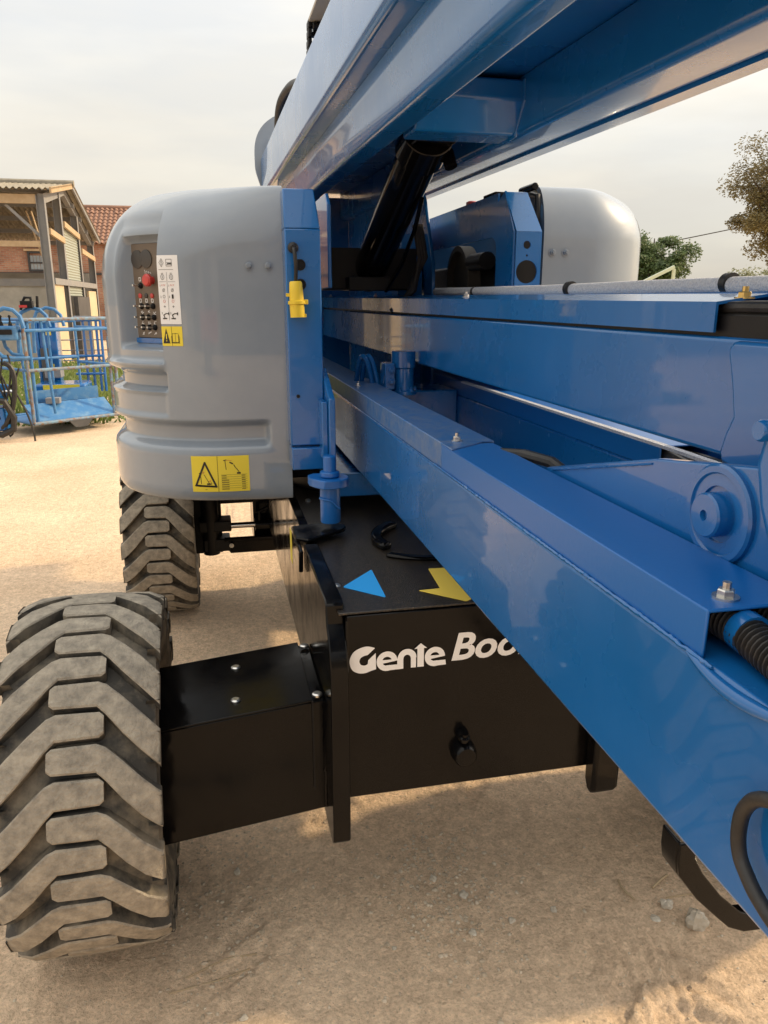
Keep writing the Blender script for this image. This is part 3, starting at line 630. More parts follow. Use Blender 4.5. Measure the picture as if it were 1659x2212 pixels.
# ---- wheels
RW, WW = .457, .180
def build_tyre():
    mb = MB(); rb = RW-.040
    prof = [(.262, .135), (.275, .150), (.33, .172), (.385, .176), (.412, .170), (rb, .155), (rb+.004, .08), (rb+.006, 0), (rb+.004, -.08), (rb, -.155), (.412, -.170), (.385, -.176), (.33, -.172), (.275, -.150), (.262, -.135)]
    n = 80; A = np.array([[(d, r*math.cos(2*math.pi*j/n), r*math.sin(2*math.pi*j/n)) for r, d in prof] for j in range(n+1)])
    mb.grid(A, 0)
    NL = 20; pitch = 2*math.pi/NL
    def top_r(u): return RW-.008*(u/.18)**2-.014*max(0, (abs(u)-.14)/.04)**2
    for side in (1, -1):
        for k in range(NL):
            ph = pitch*(k+(.5 if side < 0 else 0))
            # centre-line stations: (u axial, a arc metres, half-width along arc)
            st = [(-.060, .000, .019), (-.050, .000, .0275), (-.01, .000, .0285), (.044, .000, .0295), (.064, -.014, .035), (.10, -.052, .0405), (.14, -.093, .0415), (.172, -.124, .0415), (.181, -.132, .0415)]
            T = []; B = []
            jit = RNG.normal(0, .0015)
            for (u, a, hw) in st:
                u = u*side; rt = top_r(u); rl = rb-.010
                def P(aa, r): 
                    th = ph+aa/RW; return (u, r*math.sin(th), r*math.cos(th))
                e = .0035
                row = [P(a-hw-.006+jit, rl), P(a-hw-.001, rt-e), P(a-hw+e, rt), P(a, rt+.0006), P(a+hw-e, rt), P(a+hw+.001, rt-e), P(a+hw+.006+jit, rl)]
                T.append(row)
            T = np.array(T); o = len(mb.v); nr = 7; ns = len(st)
            mb.v += [tuple(p) for p in T.reshape(-1, 3)]
            for i in range(ns-1):
                for j in range(nr-1):
                    q = (o+i*nr+j, o+(i+1)*nr+j, o+(i+1)*nr+j+1, o+i*nr+j+1)
                    mb.f.append(list(q if side < 0 else q[::-1])); mb.m.append(1 if 1 <= j <= 4 else 0)
            for i, fl in ((0, True), (ns-1, False)):
                q = [o+i*nr+j for j in range(nr)]
                if fl ^ (side < 0): q = q[::-1]
                mb.f.append(q); mb.m.append(0)
            # shoulder block running down the sidewall
            u1 = side*.181; vs = []
            for (r_, du) in ((RW-.018, 0), (.418, -.003), (.375, -.004)):
                for a in (-.132-.034, -.132+.034):
                    th = ph+a/RW*(1.0); vs.append((u1+side*(du+.0005), r_*math.sin(th), r_*math.cos(th)))
            o2 = len(vs); vs += [(x-side*.03, y, z) for x, y, z in vs]
            mb.add(vs, [(0,1,3,2), (2,3,5,4), (0,2,8,6), (2,4,10,8), (1,7,9,3), (3,9,11,5), (4,5,11,10)], 0)
    mb.v = [(x*.98, y, z) for x, y, z in mb.v]
    return mb
def wheel_at(x, y, rotz=0, spin=0.):
    pass
mbt = build_tyre()
mbr = MB(); mbr.lathe([(.268, -.14), (.268, -.10), (.24, -.08), (.24, .06), (.268, .10), (.268, .14), (.262, .142), (.236, .11), (.225, .03), (.12, .02), (.10, .05), (.0005, .05)], (0, 0, 0), (1, 0, 0), 40)
mbh = MB(); mbh.lathe([(.085, .048), (.085, .07), (.06, .085), (.0005, .086)], (0, 0, 0), (1, 0, 0), 24)
def wheel_proto():
    r = obj('wheel', mbr, BLACKM, lift, loc=(0, 0, 0)); WORLD[r.name] = Vector((0, 0, 0))
    obj('tyre', mbt, [RUBBER, TREAD], r, loc=(0, 0, 0), ang=30); obj('hub', mbh, BLACKM, r, loc=(0, 0, 0))
    for k in range(8):
        a = k*math.pi/4; obj('wheel_nut', MB().hexbolt((.02, .16*math.cos(a), .16*math.sin(a)), (1, 0, 0), .013, .014), BLACKM, r, loc=(0, 0, 0))
    return r
w0 = wheel_proto()
for i, (x, y, rz, sp, cam_) in enumerate(((-.357, 1.935, rad(1), .05, rad(1.2)), (-.325, 4.19, 0, .17, rad(1)), (1.66, 1.86, rad(180), .1, 0), (1.67, 4.19, rad(180), .21, 0))):
    wv = w0 if i == 0 else copy_tree(w0, lift)
    wv.location = Vector((x, y, RW-.006+gz(x, y)*.5))-wpos(lift); wv.rotation_euler = (sp, cam_, rz)
obj('front_axle', slab8([(1.0985,1.70,.385),(1.54,1.70,.345),(1.54,2.03,.345),(1.0985,2.03,.385),(1.0985,1.70,.70),(1.54,1.70,.66),(1.54,2.03,.66),(1.0985,2.03,.70)]), BLACK, lift, bevel=.004)

# ---- rear axle and steering
rear = obj('rear_axle', MB().box(.16, 1.2, 4.05, 4.42, .36, .72), BLACK, lift, bevel=.006)
mb = MB(); mb.box(-.155, -.01, 4.06, 4.30, .33, .64); mb.cyl((-.07, 4.02, .34), (-.07, 4.02, .66), .045, n=14); mb.box(-.13, .04, 3.98, 4.10, .47, .53); mb.box(-.11, .03, 3.98, 4.10, .36, .43)
obj('steering_knuckle', mb, BLACKM, rear, bevel=.006)
obj('axle_tube', MB().box(-.02, .18, 4.13, 4.32, .585, .70), BLACK, rear, bevel=.006)
obj('steering_rod', MB().cyl((-.03, 4.0, .497), (.18, 4.0, .497), .016, n=16), CHROME, rear)
mb = MB(); mb.cyl((.165, 4.0, .495), (.62, 4.0, .495), .034, n=18); mb.tube([(.19, 3.97, .53), (.19, 3.96, .58), (.24, 3.96, .60), (.45, 3.96, .605)], .011, 8); obj('steering_cylinder', mb, BLACK, rear)
mb = MB(); mb.cyl((.0, 3.98, .425), (.7, 3.98, .425), .013, n=10); mb.prism([(-.01, 3.99, .405), (.03, 3.99, .345), (1.2, 3.99, .345), (1.2, 3.99, .415), (-.01, 3.99, .42)], (0, .05, 0)); obj('tie_bar', mb, BLACK, rear)
obj('knuckle_bolt', MB().hexbolt((.035, 3.965, .395), (0, -1, 0), .008, .01), ZINC, rear)

# ---- turret base
mb = MB(); mb.box(.36, 1.04, 2.50, 4.9, 1.012, 1.095); tbase = obj('turret_base', mb, BLUE, lift, bevel=.004)
obj('swing_ring', MB().cyl((CXM, 3.1, .958), (CXM, 3.1, 1.012), .42, n=48), BLACKM, tbase)
mb = MB(); mb.box(-.20, .36, 2.75, 4.85, 1.03, 1.06); mb.box(1.04, 1.60, 2.60, 4.85, 1.03, 1.06); obj('turret_floor', mb, BLACK, tbase)

# ---- turret covers: lofted shell with recess, ledges and groove
XR, YF, RC = .235, 2.50, .40           # right edge, front plane, corner radius
XC = .04
S1 = XR-XC; SA = RC*math.pi/2; S2 = S1+SA; S3 = S2+1.55; S4 = S3+SA
ZB, ZT, RT = 1.016, 2.005, .17
TSC = rad(44); TPN = rad(47)
nC = Vector((-math.sin(TSC), -math.cos(TSC), 0)); nP = Vector((-math.sin(TPN), -math.cos(TPN), 0))
PC0 = Vector((XC, YF+RC, 0))+nC*(RC-.085)
def base_pt(s):
    if s < S1: return (XR-s, YF, 0., -1.)
    if s < S2:
        t_ = (s-S1)/RC; return (XC-RC*math.sin(t_), YF+RC-RC*math.cos(t_), -math.sin(t_), -math.cos(t_))
    if s < S3: return (XC-RC, YF+RC+(s-S2), -1., 0.)
    t_ = min((s-S3)/RC, math.pi/2); return (XC-RC*math.cos(t_), YF+RC+1.55+RC*math.sin(t_), -math.cos(t_), math.sin(t_))
def sm(x, a, b): t_ = min(1, max(0, (x-a)/(b-a))); return t_*t_*(3-2*t_)
sR = S1+RC*rad(29.5); sL = S1+RC*rad(58)
def disp(s, z, ins0=0.):
    x, y, nx, ny = base_pt(s); d = 0.
    out = sm(s, sR-.002, sR+.004)*(1-sm(s, sL+.035, sL+.085))
    d += .016*out*sm(z, 1.465, 1.475)*(1-sm(z, 1.885, 1.935))
    ins = sm(s, sR-.002, sR+.004)*(1-sm(s, sL+.005, sL+.032))*sm(z, 1.505, 1.53)*(1-sm(z, 1.838, 1.868))
    if ins > 0:
        p = Vector((x, y, 0)); nn = Vector((nx, ny, 0)); dd = (p-PC0).dot(nP)/max(.3, nn.dot(nP)); d = d*(1-ins)+ins*(min(.20, max(.03, dd))-ins0)
    r2 = sm(s, sR-.012, sR+.012)
    d += r2*(-.010*math.exp(-((z-1.462)/.012)**2))
    d += r2*.040*sm(z, 1.375, 1.392)*(1-sm(z, 1.425, 1.452))
    d += r2*.006*sm(z, 1.29, 1.31)*(1-sm(z, 1.36, 1.38))
    g = sm(s, .062, .085); d += g*.034*sm(z, 1.190, 1.222)*(1-sm(z, 1.262, 1.288))
    d += -.004*(1-sm(z, 1.17, 1.20))*sm(s, .02, .1)
    return d
def inset(z, s=0.):
    r = 0.; R_ = RT+.11*sm(s, S1-.12, S1+RC*.9)
    if z > ZT-R_: q = (z-(ZT-R_))/R_; r = R_*(1-math.sqrt(max(0, 1-q*q)))*(1. if R_ <= RT else (RT+.6*(R_-RT))/R_)
    if z < ZB+.05: q = (ZB+.05-z)/.05; r += .03*(1-math.sqrt(max(0, 1-q*q)))
    return r
def cov(s, z, off=0.):
    x, y, nx, ny = base_pt(s); i0 = inset(z, s)*(.35+.65*sm(s, .0, .25)); d = disp(s, z, i0)+i0-off
    return (x-nx*d, y-ny*d, z)
ss_ = sorted(set(list(np.linspace(0, S1, 40))+list(np.linspace(S1, S2, 150))+[sR-.002+.006*i/6 for i in range(7)]+list(np.linspace(S2, S3, 40))+list(np.linspace(S3, S4, 24))))
zs_ = list(ZB+.05*(1-np.cos(np.linspace(0, math.pi/2, 7))))[:-1]+list(np.linspace(ZB+.05, ZT-RT, 190))+list(ZT-RT+RT*np.sin(np.linspace(0, math.pi/2, 22)))[1:]
A = np.array([[cov(s, z) for z in zs_] for s in ss_])
mb = MB(); mb.grid(A, flip=False)
n1, n2 = A.shape[:2]
mb.add([tuple(A[i, -1]) for i in range(n1)]+[(XR, YF+.4+1.55, ZT)], [tuple(range(n1+1))])
edge = [tuple(A[0, j]) for j in range(n2)]
mb.add(edge+[(x, y+.03, z) for x, y, z in edge]+[(x-.01, y+.03, z) for x, y, z in edge], [(j+1, j, n2+j, n2+j+1) for j in range(n2-1)])
coverl = obj('turret_cover', mb, GREY, lift, ang=50, label='grey turret cover with the ground control recess')
for x in (.121, .180):
    obj('cover_bolt', MB().hexbolt((x, YF-.0005, 1.765), (0, -1, 0), .010, .008), GREY, coverl)
# mirrored right cover without recess
def cov2(s, z):
    x, y, nx, ny = base_pt(s); d = inset(z-.022)*(.45+.55*sm(s, .15, .5))
    xx = 2*CXM-(x-nx*d); return (1.085+(xx-1.085)*.865, y-ny*d-.02, z)
s2 = list(np.linspace(0, S1, 14))+list(np.linspace(S1, S2, 30))[1:]+list(np.linspace(S2, S3, 12))[1:]+list(np.linspace(S3, S4, 16))[1:]
z2 = list(np.linspace(ZB+.022, ZT-RT+.022, 30))+list(ZT-RT+.022+RT*np.sin(np.linspace(0, math.pi/2, 22)))[1:]
A = np.array([[cov2(s, z) for z in z2] for s in s2]); n1, n2 = A.shape[:2]
mb = MB(); mb.grid(A, flip=True); mb.add([tuple(A[i, -1]) for i in range(n1)]+[(2*CXM-XR, YF+1.9, ZT+.022)], [tuple(range(n1, -1, -1))])
edge = [tuple(A[0, j]) for j in range(n2)]; mb.add(edge+[(x, y+.03, z) for x, y, z in edge], [(j, j+1, n2+j+1, n2+j) for j in range(n2-1)])
coverr = obj('turret_cover', mb, GREY, lift, ang=50, label='plain grey turret cover on the far side')
for x in (1.118, 1.165):
    obj('cover_bolt', MB().hexbolt((x, YF-.0205, 1.815), (0, -1, 0), .010, .008), GREY, coverr)
# rubber seal of the right cover and hinge
mb = MB(); mb.tube([(2*CXM-XR-.014, YF+.01, z) for z in np.linspace(1.03, ZT-.05, 14)]+[(2*CXM-XR-.012, YF+.02, ZT-.012), (2*CXM-XR-.005, YF+.10, ZT+.004)], .010, 8); obj('cover_seal', mb, CABLE, coverr)

# ---- control panel in the recess
tP = Vector((-math.cos(TPN), math.sin(TPN), 0)); zP = Vector((0, 0, 1))
def pp(u, z, off=0.): p = PC0+tP*(u-.063)+nP*(.006+off); return (p.x, p.y, z)
mb = MB(); q = [pp(-.075, 1.542), pp(.157, 1.542), pp(.157, 1.838), pp(-.075, 1.838)]; mb.prism(q, nP*-.03); cpanel = obj('control_panel', mb, PANEL, lift, bevel=.002)
mb = MB()
for (u0, u1, z0, z1) in ((-.03, .165, 1.525, 1.5415), (.1575, .165, 1.5417, 1.838)): mb.prism([pp(u0, z0), pp(u1, z0), pp(u1, z1), pp(u0, z1)], nP*.006)
obj('panel_frame', mb, BLUE, cpanel, bevel=.001)
for u in (.124, .080):
    mb = MB(); mb.lathe([(.0285, 0), (.0285, .003), (.026, .0035), (.0005, .003)], pp(u, 1.790), nP, 28); obj('gauge', mb, GAUGE, cpanel)
mb = MB(); mb.lathe([(.012, 0), (.012, .014), (.0195, .016), (.0195, .024), (.015, .029), (.0005, .030)], pp(.058, 1.724), nP, 26); obj('emergency_stop_button', mb, REDP, cpanel)
for (u, z) in ((.116, 1.708), (.119, 1.643), (.090, 1.643), (.062, 1.643), (.119, 1.608), (.089, 1.608), (.061, 1.608), (.119, 1.576), (.088, 1.576), (.060, 1.576)):
    c = Vector(pp(u, z)); mb = MB(); mb.lathe([(.0095, 0), (.0095, .004), (.006, .009), (.004, .012)], c, nP, 14, 0)
    mb.cyl(c+nP*.010, c+nP*.034+Vector((0, 0, .001)), .0022, .0034, 10, 1); obj('toggle_switch', mb, [BLACKM, ZINC], cpanel)
for (u, m_) in ((.123, REDP), (.093, GAUGE), (.064, REDP)):
    obj('indicator', MB().lathe([(.008, 0), (.008, .003), (.005, .005), (.0005, .0055)], pp(u, 1.676), nP, 16), m_, cpanel)
F = Flat(); f0 = lambda u, z: pp(-u, z, .0012)
for (u, z, s_) in ((-.118, 1.727, 1), (-.123, 1.660, .8), (-.093, 1.660, .8), (-.064, 1.660, .8)):
    F.line([(u-.005, z-.004), (u-.005, z+.006), (u+.004, z+.006), (u+.004, z-.004), (u-.005, z-.004)], .0022, f0)
for row in (1.623, 1.590, 1.557):
    for u in (-.120, -.090, -.061):
        for k in range(3):
            a = RNG.uniform(-1, 1, 4)*.006; F.line([(u+a[0], row+a[1]), (u+a[2], row+a[3]), (u+a[2]+.004, row+a[3])], .0018, f0)
for k in range(4): F.line([(-.092+.009*k, 1.756-.002*k), (-.088+.009*k, 1.751-.002*k), (-.090+.009*k, 1.746)], .0016, f0)
F.ring(-.082, 1.722, .010, .012, .003, .003, 60, 320, f0)
obj('panel_print', F.mb, WST, cpanel)

# ---- stickers on the left cover (u runs to the viewer's right)
def patch(s0, s1, z0, z1, m, off=.0012, n=14, r=.004):
    ctr = []
    A = np.array([[cov(s0+(s1-s0)*i/n, z0+(z1-z0)*j/12, off) for j in range(13)] for i in range(n+1)]); F_ = MB(); F_.grid(A, m, flip=False); return F_
def sticker(name, s0, s1, z0, z1, mats, draw, label):
    F_ = Flat(); F_.mb = patch(s1, s0, z0, z1, 0)
    # sides so that the print has thickness against the paint
    fn = lambda u, v: cov(s1-u*(s1-s0), z0+v, .0022)
    wdt = s1-s0; fm = lambda u, v: cov(s1-u, z0+v, .0022)
    draw(F_, fm, wdt, z1-z0); return obj(name, F_.mb, mats, coverl, label=label)
def lift_icon(F_, x, y, s, fn, m=1):
    F_.line([(x-.005*s, y), (x+.005*s, y)], .0032*s, fn, m); F_.line([(x, y+.001*s), (x-.003*s, y+.009*s), (x+.004*s, y+.013*s), (x+.012*s, y+.0125*s)], .0024*s, fn, m); F_.line([(x+.012*s, y+.010*s), (x+.012*s, y+.015*s)], .003*s, fn, m)
def d_white(F_, f, W, Hh):
    K = 1
    def bottle(x, y):
        F_.ring(x, y, .0062, .0085, .0012, .0012, 0, 360, f, K); F_.line([(x-.003, y+.011), (x+.003, y+.011)], .0014, f, K); F_.line([(x, y+.004), (x, y-.004)], .0014, f, K)
    x = .016; y = Hh-.022
    F_.line([(x, y+.012), (x+.0075, y), (x, y-.012), (x-.0075, y), (x, y+.012)], .0011, f, K); F_.line([(x, y+.006), (x, y-.002)], .002, f, K); F_.line([(x, y-.005), (x, y-.0055)], .002, f, K)
    F_.line([(.032, y+.010), (.050, y+.010), (.050, y-.010), (.032, y-.010), (.032, y+.010)], .0011, f, K); F_.line([(.032, y), (.050, y)], .001, f, K)
    for k in range(5): F_.line([(.036+.003*k, y-.006+.002*(k % 2)), (.038+.003*k, y-.002)], .0022, f, K)
    F_.line([(.006, Hh-.042), (.054, Hh-.042)], .0009, f, K); F_.line([(.0315, Hh-.05), (.0315, .012)], .0009, f, K)
    for xx in (.017, .046): bottle(xx, Hh-.064)
    F_.line([(.005, Hh-.078), (.028, Hh-.078)], .0007, f, K); F_.line([(.035, Hh-.078), (.058, Hh-.078)], .0007, f, K)
    for xx, d in ((.017, 0), (.046, 1)):
        for q, t_ in ((.090, '1'), (.123, '2'), (.172, '3')): F_.text(t_, xx-.012, Hh-q-.003, .009, f, K)
        for k in range(3): F_.line([(xx-.005+.005*k, Hh-.090), (xx-.003+.005*k, Hh-.086)], .0012, f, 2)
        F_.ring(xx+.001, Hh-.103, .004, .005, .001, .001, 0, 360, f, K); F_.line([(xx-.002, Hh-.108), (xx+.004, Hh-.098)], .001, f, K)
        if d: F_.line([(xx+.001, Hh-.118), (xx+.001, Hh-.126)], .006, f, K)
        else: F_.ring(xx+.001, Hh-.122, .004, .005, .001, .001, 0, 360, f, K)
        F_.ring(xx+.001, Hh-.136, .004, .0045, .0009, .0009, 0, 360, f, 2)
        F_.line([(xx-.002, Hh-.152), (xx+.004, Hh-.152)], .0013, f, K); F_.line([(xx+.001, Hh-.149), (xx+.001, Hh-.155)], .0013, f, K)
        lift_icon(F_, xx-.001, Hh-.188, 1.15, f, K)
sticker('instruction_sticker', S1+RC*rad(19.2), S1+RC*rad(29.2), 1.590, 1.795, [WST, KST, RST], d_white, 'white pictogram instruction sticker')
def d_read(F_, f, W, Hh):
    F_.line([(W/2, 0), (W/2, Hh)], .0009, f, 1); F_.poly([(.004, .008), (.028, .008), (.016, Hh-.006)], f, 1)
    F_.line([(.016, .036), (.016, .022)], .003, f, 0); F_.line([(.016, .0165), (.016, .0155)], .003, f, 0)
    x = .046; y = .012
    for k in range(3): F_.line([(x-.010-.0015*k, y+.026-.004*k), (x-.010-.0015*k, y-.0015*k), (x+.010+.0015*k, y-.0015*k), (x+.010+.0015*k, y+.026-.004*k)], .001, f, 1)
    F_.line([(x-.010, y+.026), (x-.001, y+.027), (x, y+.024), (x+.001, y+.027), (x+.010, y+.026)], .001, f, 1); F_.line([(x, y+.025), (x, y)], .001, f, 1)
sticker('manual_sticker', S1+RC*rad(19.2), S1+RC*rad(29.2), 1.523, 1.583, [YST, KST], d_read, 'yellow warning triangle and open book sticker')
def d_power(F_, f, W, Hh):
    F_.line([(W*.455, 0), (W*.455, Hh)], .0012, f, 1)
    a, b, c = (.012, .022), (.078, .018), (.044, .098)
    F_.line([a, b, c, a, b], .0062, f, 1)
    F_.line([(.030, .028), (.028, .062)], .0018, f, 1); F_.line([(.024, .062), (.033, .065)], .0024, f, 1)
    F_.line([(.040, .058), (.043, .053), (.055, .030)], .0018, f, 1); F_.line([(.050, .027), (.058, .027)], .005, f, 1); F_.line([(.062, .025), (.063, .032)], .0015, f, 1)
    for p_ in ((.038, .064), (.058, .036)): F_.line([(p_[0]-.004, p_[1]), (p_[0]+.004, p_[1]+.002)], .0012, f, 2); F_.line([(p_[0], p_[1]-.003), (p_[0]+.001, p_[1]+.005)], .0012, f, 2)
    F_.line([(.042, .008), (.048, .008)], .0012, f, 1)
    x = W*.455
    F_.line([(x+.024, .105), (x+.027, .075)], .0018, f, 1); F_.line([(x+.020, .105), (x+.028, .107)], .0024, f, 1); F_.line([(x+.028, .106), (x+.045, .104)], .0012, f, 2)
    F_.line([(x+.040, .098), (x+.048, .094)], .0045, f, 1); F_.line([(x+.052, .090), (x+.055, .084), (x+.068, .066)], .0022, f, 1); F_.line([(x+.063, .062), (x+.071, .062)], .0055, f, 1)
    for k in range(7):
        y = .054-.0075*k; F_.line([(x+.010, y+.0035), (x+.094, y+.0035)], .0006, f, 1); F_.line([(x+.012, y), (x+.012+(.014 if k < 2 else .022), y)], .0020, f, 1); F_.line([(x+.076, y), (x+.087, y)], .0020, f, 1)
sticker('power_line_sticker', .142, .328, 1.052, 1.172, [YST, KST, RST], d_power, 'yellow overhead power line distance sticker')

# ---- left turret post, sockets, plug
mb = MB(); PX0, PX1 = .2262, .334
mb.prism([(PX0, 2.41, 1.212), (PX1, 2.41, 1.212), (PX1, 2.41, 1.868), (PX0, 2.41, 1.868)], (0, .15, 0))
mb.prism([(PX0, 2.41, 1.8685), (PX1, 2.41, 1.8685), (.322, 2.455, 1.985), (.228, 2.455, 1.985)], (0, .12, 0))
post = obj('turret_post', mb, BLUE, lift, bevel=.004, label='blue post beside the left cover')
obj('post_foot', MB().box(PX0, .326, 2.385, 2.48, 1.138, 1.208), BLUE, post, bevel=.003)
mb = poly_yz(.3345, .3535, [(2.30, 1.165), (2.48, 1.165), (2.48, 1.452), (2.30, 1.372)]); mb.box(.316, .334, 2.33, 2.4095, 1.18, 1.36); obj('slot_plate', mb, BLUE, post, bevel=.003)
obj('lower_gusset', MB().box(.327, .346, 2.30, 2.48, 1.10, 1.166), BLUE, post, bevel=.002)
for z in (1.765, 1.708):
    mb = MB(); mb.lathe([(.0165, -.002), (.0165, .004), (.0135, .005), (.0130, .003), (.0005, .003)], (.270, 2.4095, z), (0, -1, 0), 24)
    for k in range(5): a = k*1.257; mb.cyl((.270+.008*math.cos(a), 2.4065, z+.008*math.sin(a)), (.270+.008*math.cos(a), 2.404, z+.008*math.sin(a)), .0022, n=8)
    obj('socket', mb, BLACKM, post)
mb = MB(); mb.lathe([(.016, -.002), (.016, .008), (.011, .012), (.0095, .022)], (.250, 2.4095, 1.814), (0, -1, -.15), 18); obj('cable_gland', mb, CABLE, post)
obj('bolt_hole', MB().lathe([(.006, -.001), (.006, .0006), (.0005, .0006)], (.253, 2.4095, 1.37), (0, -1, 0), 14), BLACKM, post)
plug = obj('power_plug', MB().lathe([(.016, 0), (.019, .004), (.0205, .03), (.0215, .056), (.0265, .058), (.0265, .066), (.0222, .068), (.0215, .105), (.0005, .103)], (.2525, 2.385, 1.717), (.03, 0, -1), 22), YEL, lift, label='yellow power plug hanging on a grey lead')
mb = MB(); mb.box(.2225, .236, 2.38, 2.39, 1.672, 1.682); mb.box(.275, .288, 2.376, 2.394, 1.650, 1.664); mb.box(.272, .282, 2.378, 2.392, 1.612, 1.622); obj('latch', mb, YEL, plug, bevel=.001)
obj('lead', MB().tube([(.250, 2.393, 1.812), (.250, 2.372, 1.806), (.2505, 2.362, 1.79), (.253, 2.366, 1.76), (.2535, 2.378, 1.735), (.2525, 2.385, 1.712)], .0058, 10), CABLE, plug)

# ---- transport lock pin
mb = MB(); mb.lathe([(.020, 0), (.020, .045), (.0195, .05)], (.325, 2.25, 1.158), (0, 0, 1), 24)
mb.lathe([(.030, 0), (.030, .014), (.027, .018)], (.325, 2.25, 1.143), (0, 0, 1), 26)
mb.prism([(x, y, 1.115) for x, y in [(.262, 2.255), (.275, 2.225), (.30, 2.19)]+arc(.325, 2.25, .058, -90, 100, 14)+[(.28, 2.31), (.262, 2.29)]], (0, 0, .027)); pin = obj('lock_pin', mb, BLUEM, lift, bevel=.003)
mb = MB(); mb.lathe([(.030, 0), (.031, .004), (.031, .115)], (.325, 2.25, 1.0), (0, 0, 1), 28); obj('pin_barrel', mb, BLUEM, pin)
mb = MB(); mb.tube([(.293, 2.243, 1.078), (.303, 2.224, 1.077), (.318, 2.2175, 1.076), (.328, 2.218, 1.070), (.338, 2.2185, 1.058), (.350, 2.222, 1.047)], .0042, 8); obj('pin_handle', mb, BLUEM, pin)

# ---- inside of the turret: tower plates
tl = obj('tower_plate', poly_yz(.420, .434, [(2.85, 1.705), (5.1, 1.705), (5.1, 2.05), (2.90, 2.03), (2.85, 1.99)]), BLUE, lift, bevel=.003)
tr_ = obj('tower_plate', poly_yz(.880, .894, [(3.10, 1.06), (5.3, 1.06), (5.3, 2.26), (3.40, 2.235), (3.24, 2.06), (3.10, 1.80)]), BLUE, lift, bevel=.003)
mb = MB(); mb.prism([(.760, 3.30, 1.2), (.872, 3.225, 1.2), (.872, 3.225, 1.93), (.80, 3.30, 1.93)], (.004, .012, 0)); obj('flange', mb, BLUE, tr_, bevel=.002)
obj('view_block_plate', MB().box(.435, .879, 5.05, 5.065, 1.06, 2.28), BLUE, lift)  # plate added to block the view through the turret
mb = MB(); mb.box(.46, .86, 3.24, 3.60, 1.705, 1.87); mb.cyl((.41, 3.38, 1.79), (.87, 3.38, 1.79), .06, n=18); mb.box(.55, .72, 3.16, 3.28, 1.70, 1.755); obj('cylinder_base', mb, BLACKM, lift, bevel=.004)
for k in range(3):
    pts = [(.70+.02*k, 3.05, 1.62), (.78, 3.0, 1.70+.02*k), (.79+.01*k, 2.95, 1.82), (.755+.01*k, 2.9, 1.93)]
    obj('hydraulic_hose', MB().tube(pts, .011, 8), CABLE, lift)

# ---- right turret post with holes, side plate with opening, engine
def plate_holes(x0, x1, z0, z1, y, th, holes, n=24):
    mb = MB(); zc = sorted(holes, key=lambda h: h[1]); cuts = [z0]+[(zc[i][1]+zc[i][2]+zc[i+1][1]-zc[i+1][2])/2 for i in range(len(zc)-1)]+[z1]
    for i, (hx, hz, r) in enumerate(zc):
        a0, a1 = cuts[i], cuts[i+1]; R = []; O = []
        for j in range(n):
            a = 2*math.pi*j/n; c, s_ = math.cos(a), math.sin(a); R.append((hx+r*c, hz+r*s_))
            tx = ((x1-hx)/c if c > 0 else (x0-hx)/c) if abs(c) > 1e-9 else 1e9; tz = ((a1-hz)/s_ if s_ > 0 else (a0-hz)/s_) if abs(s_) > 1e-9 else 1e9; t_ = min(tx, tz); O.append((hx+t_*c, hz+t_*s_))
        for (cx_, cz_) in ((x0, a0), (x1, a0), (x1, a1), (x0, a1)):
            j = min(range(n), key=lambda q: (O[q][0]-cx_)**2+(O[q][1]-cz_)**2); O[j] = (cx_, cz_)
        vs = [(x, y, z) for x, z in O]+[(x, y, z) for x, z in R]+[(x, y+th, z) for x, z in R]+[(x, y+th, z) for x, z in O]
        fs = []
        for j in range(n):
            k = (j+1) % n; fs += [(j, k, n+k, n+j), (n+j, n+k, 2*n+k, 2*n+j), (2*n+j, 2*n+k, 3*n+k, 3*n+j), (3*n+j, 3*n+k, k, j)]
        mb.add(vs, fs)
    return mb
PY = 2.40
mb = plate_holes(.957, 1.043, 1.60, 1.872, PY, .006, [(.996, 1.750, .036), (.995, 1.800, .0035), (.994, 1.832, .0125)])
mb.prism([(.957, PY, 1.8725), (1.043, PY, 1.8725), (1.028, PY+.10, 2.0), (.952, PY+.10, 2.0)], (0, .008, .002)); mb.box(.957, 1.043, PY, PY+.006, 1.06, 1.5995)
postr = obj('turret_post', mb, BLUE, lift, label='blue post with round holes beside the far cover')
obj('hole_shade', MB().box(.96, 1.08, PY+.10, PY+.11, 1.45, 1.90), BLACKM, postr)  # black sheet stands in for the shade behind the post holes
mb = MB()
outer = [(PY+.008, 1.06), (PY+.008, 1.872), (PY+.10, 2.005), (5.0, 2.005), (5.0, 1.06)]
hole = rounded([(2.56, 1.66), (3.75, 1.66), (3.75, 1.868), (2.56, 1.868)], .05, 5)
x0, x1 = .950, .9565
# plate around the opening, made of butted strips
mb.prism([(x0, PY+.008, 1.06), (x0, 2.56, 1.06), (x0, 2.56, 1.975), (x0, PY+.10, 2.003), (x0, PY+.008, 1.872)], (x1-x0, 0, 0))
mb.prism([(x0, 2.5602, 1.868), (x0, 5.0, 1.868), (x0, 5.0, 2.003), (x0, 2.5602, 2.003)], (x1-x0, 0, 0))
mb.prism([(x0, 2.5602, 1.06), (x0, 5.0, 1.06), (x0, 5.0, 1.66), (x0, 2.5602, 1.66)], (x1-x0, 0, 0)); mb.prism([(x0, 3.75, 1.6602), (x0, 5.0, 1.6602), (x0, 5.0, 1.8678), (x0, 3.75, 1.8678)], (x1-x0, 0, 0))
for (yy, zz, sy, sz) in ((2.5602, 1.868, 1, -1), (2.5602, 1.66, 1, 1)):
    mb.prism([(x0, yy, zz)]+[(x0, yy+sy*.05*(1-math.sin(rad(a))), zz+sz*.05*(1-math.cos(rad(a)))) for a in range(0, 91, 15)], (x1-x0, 0, 0))
obj('side_plate', mb, BLUE, lift)
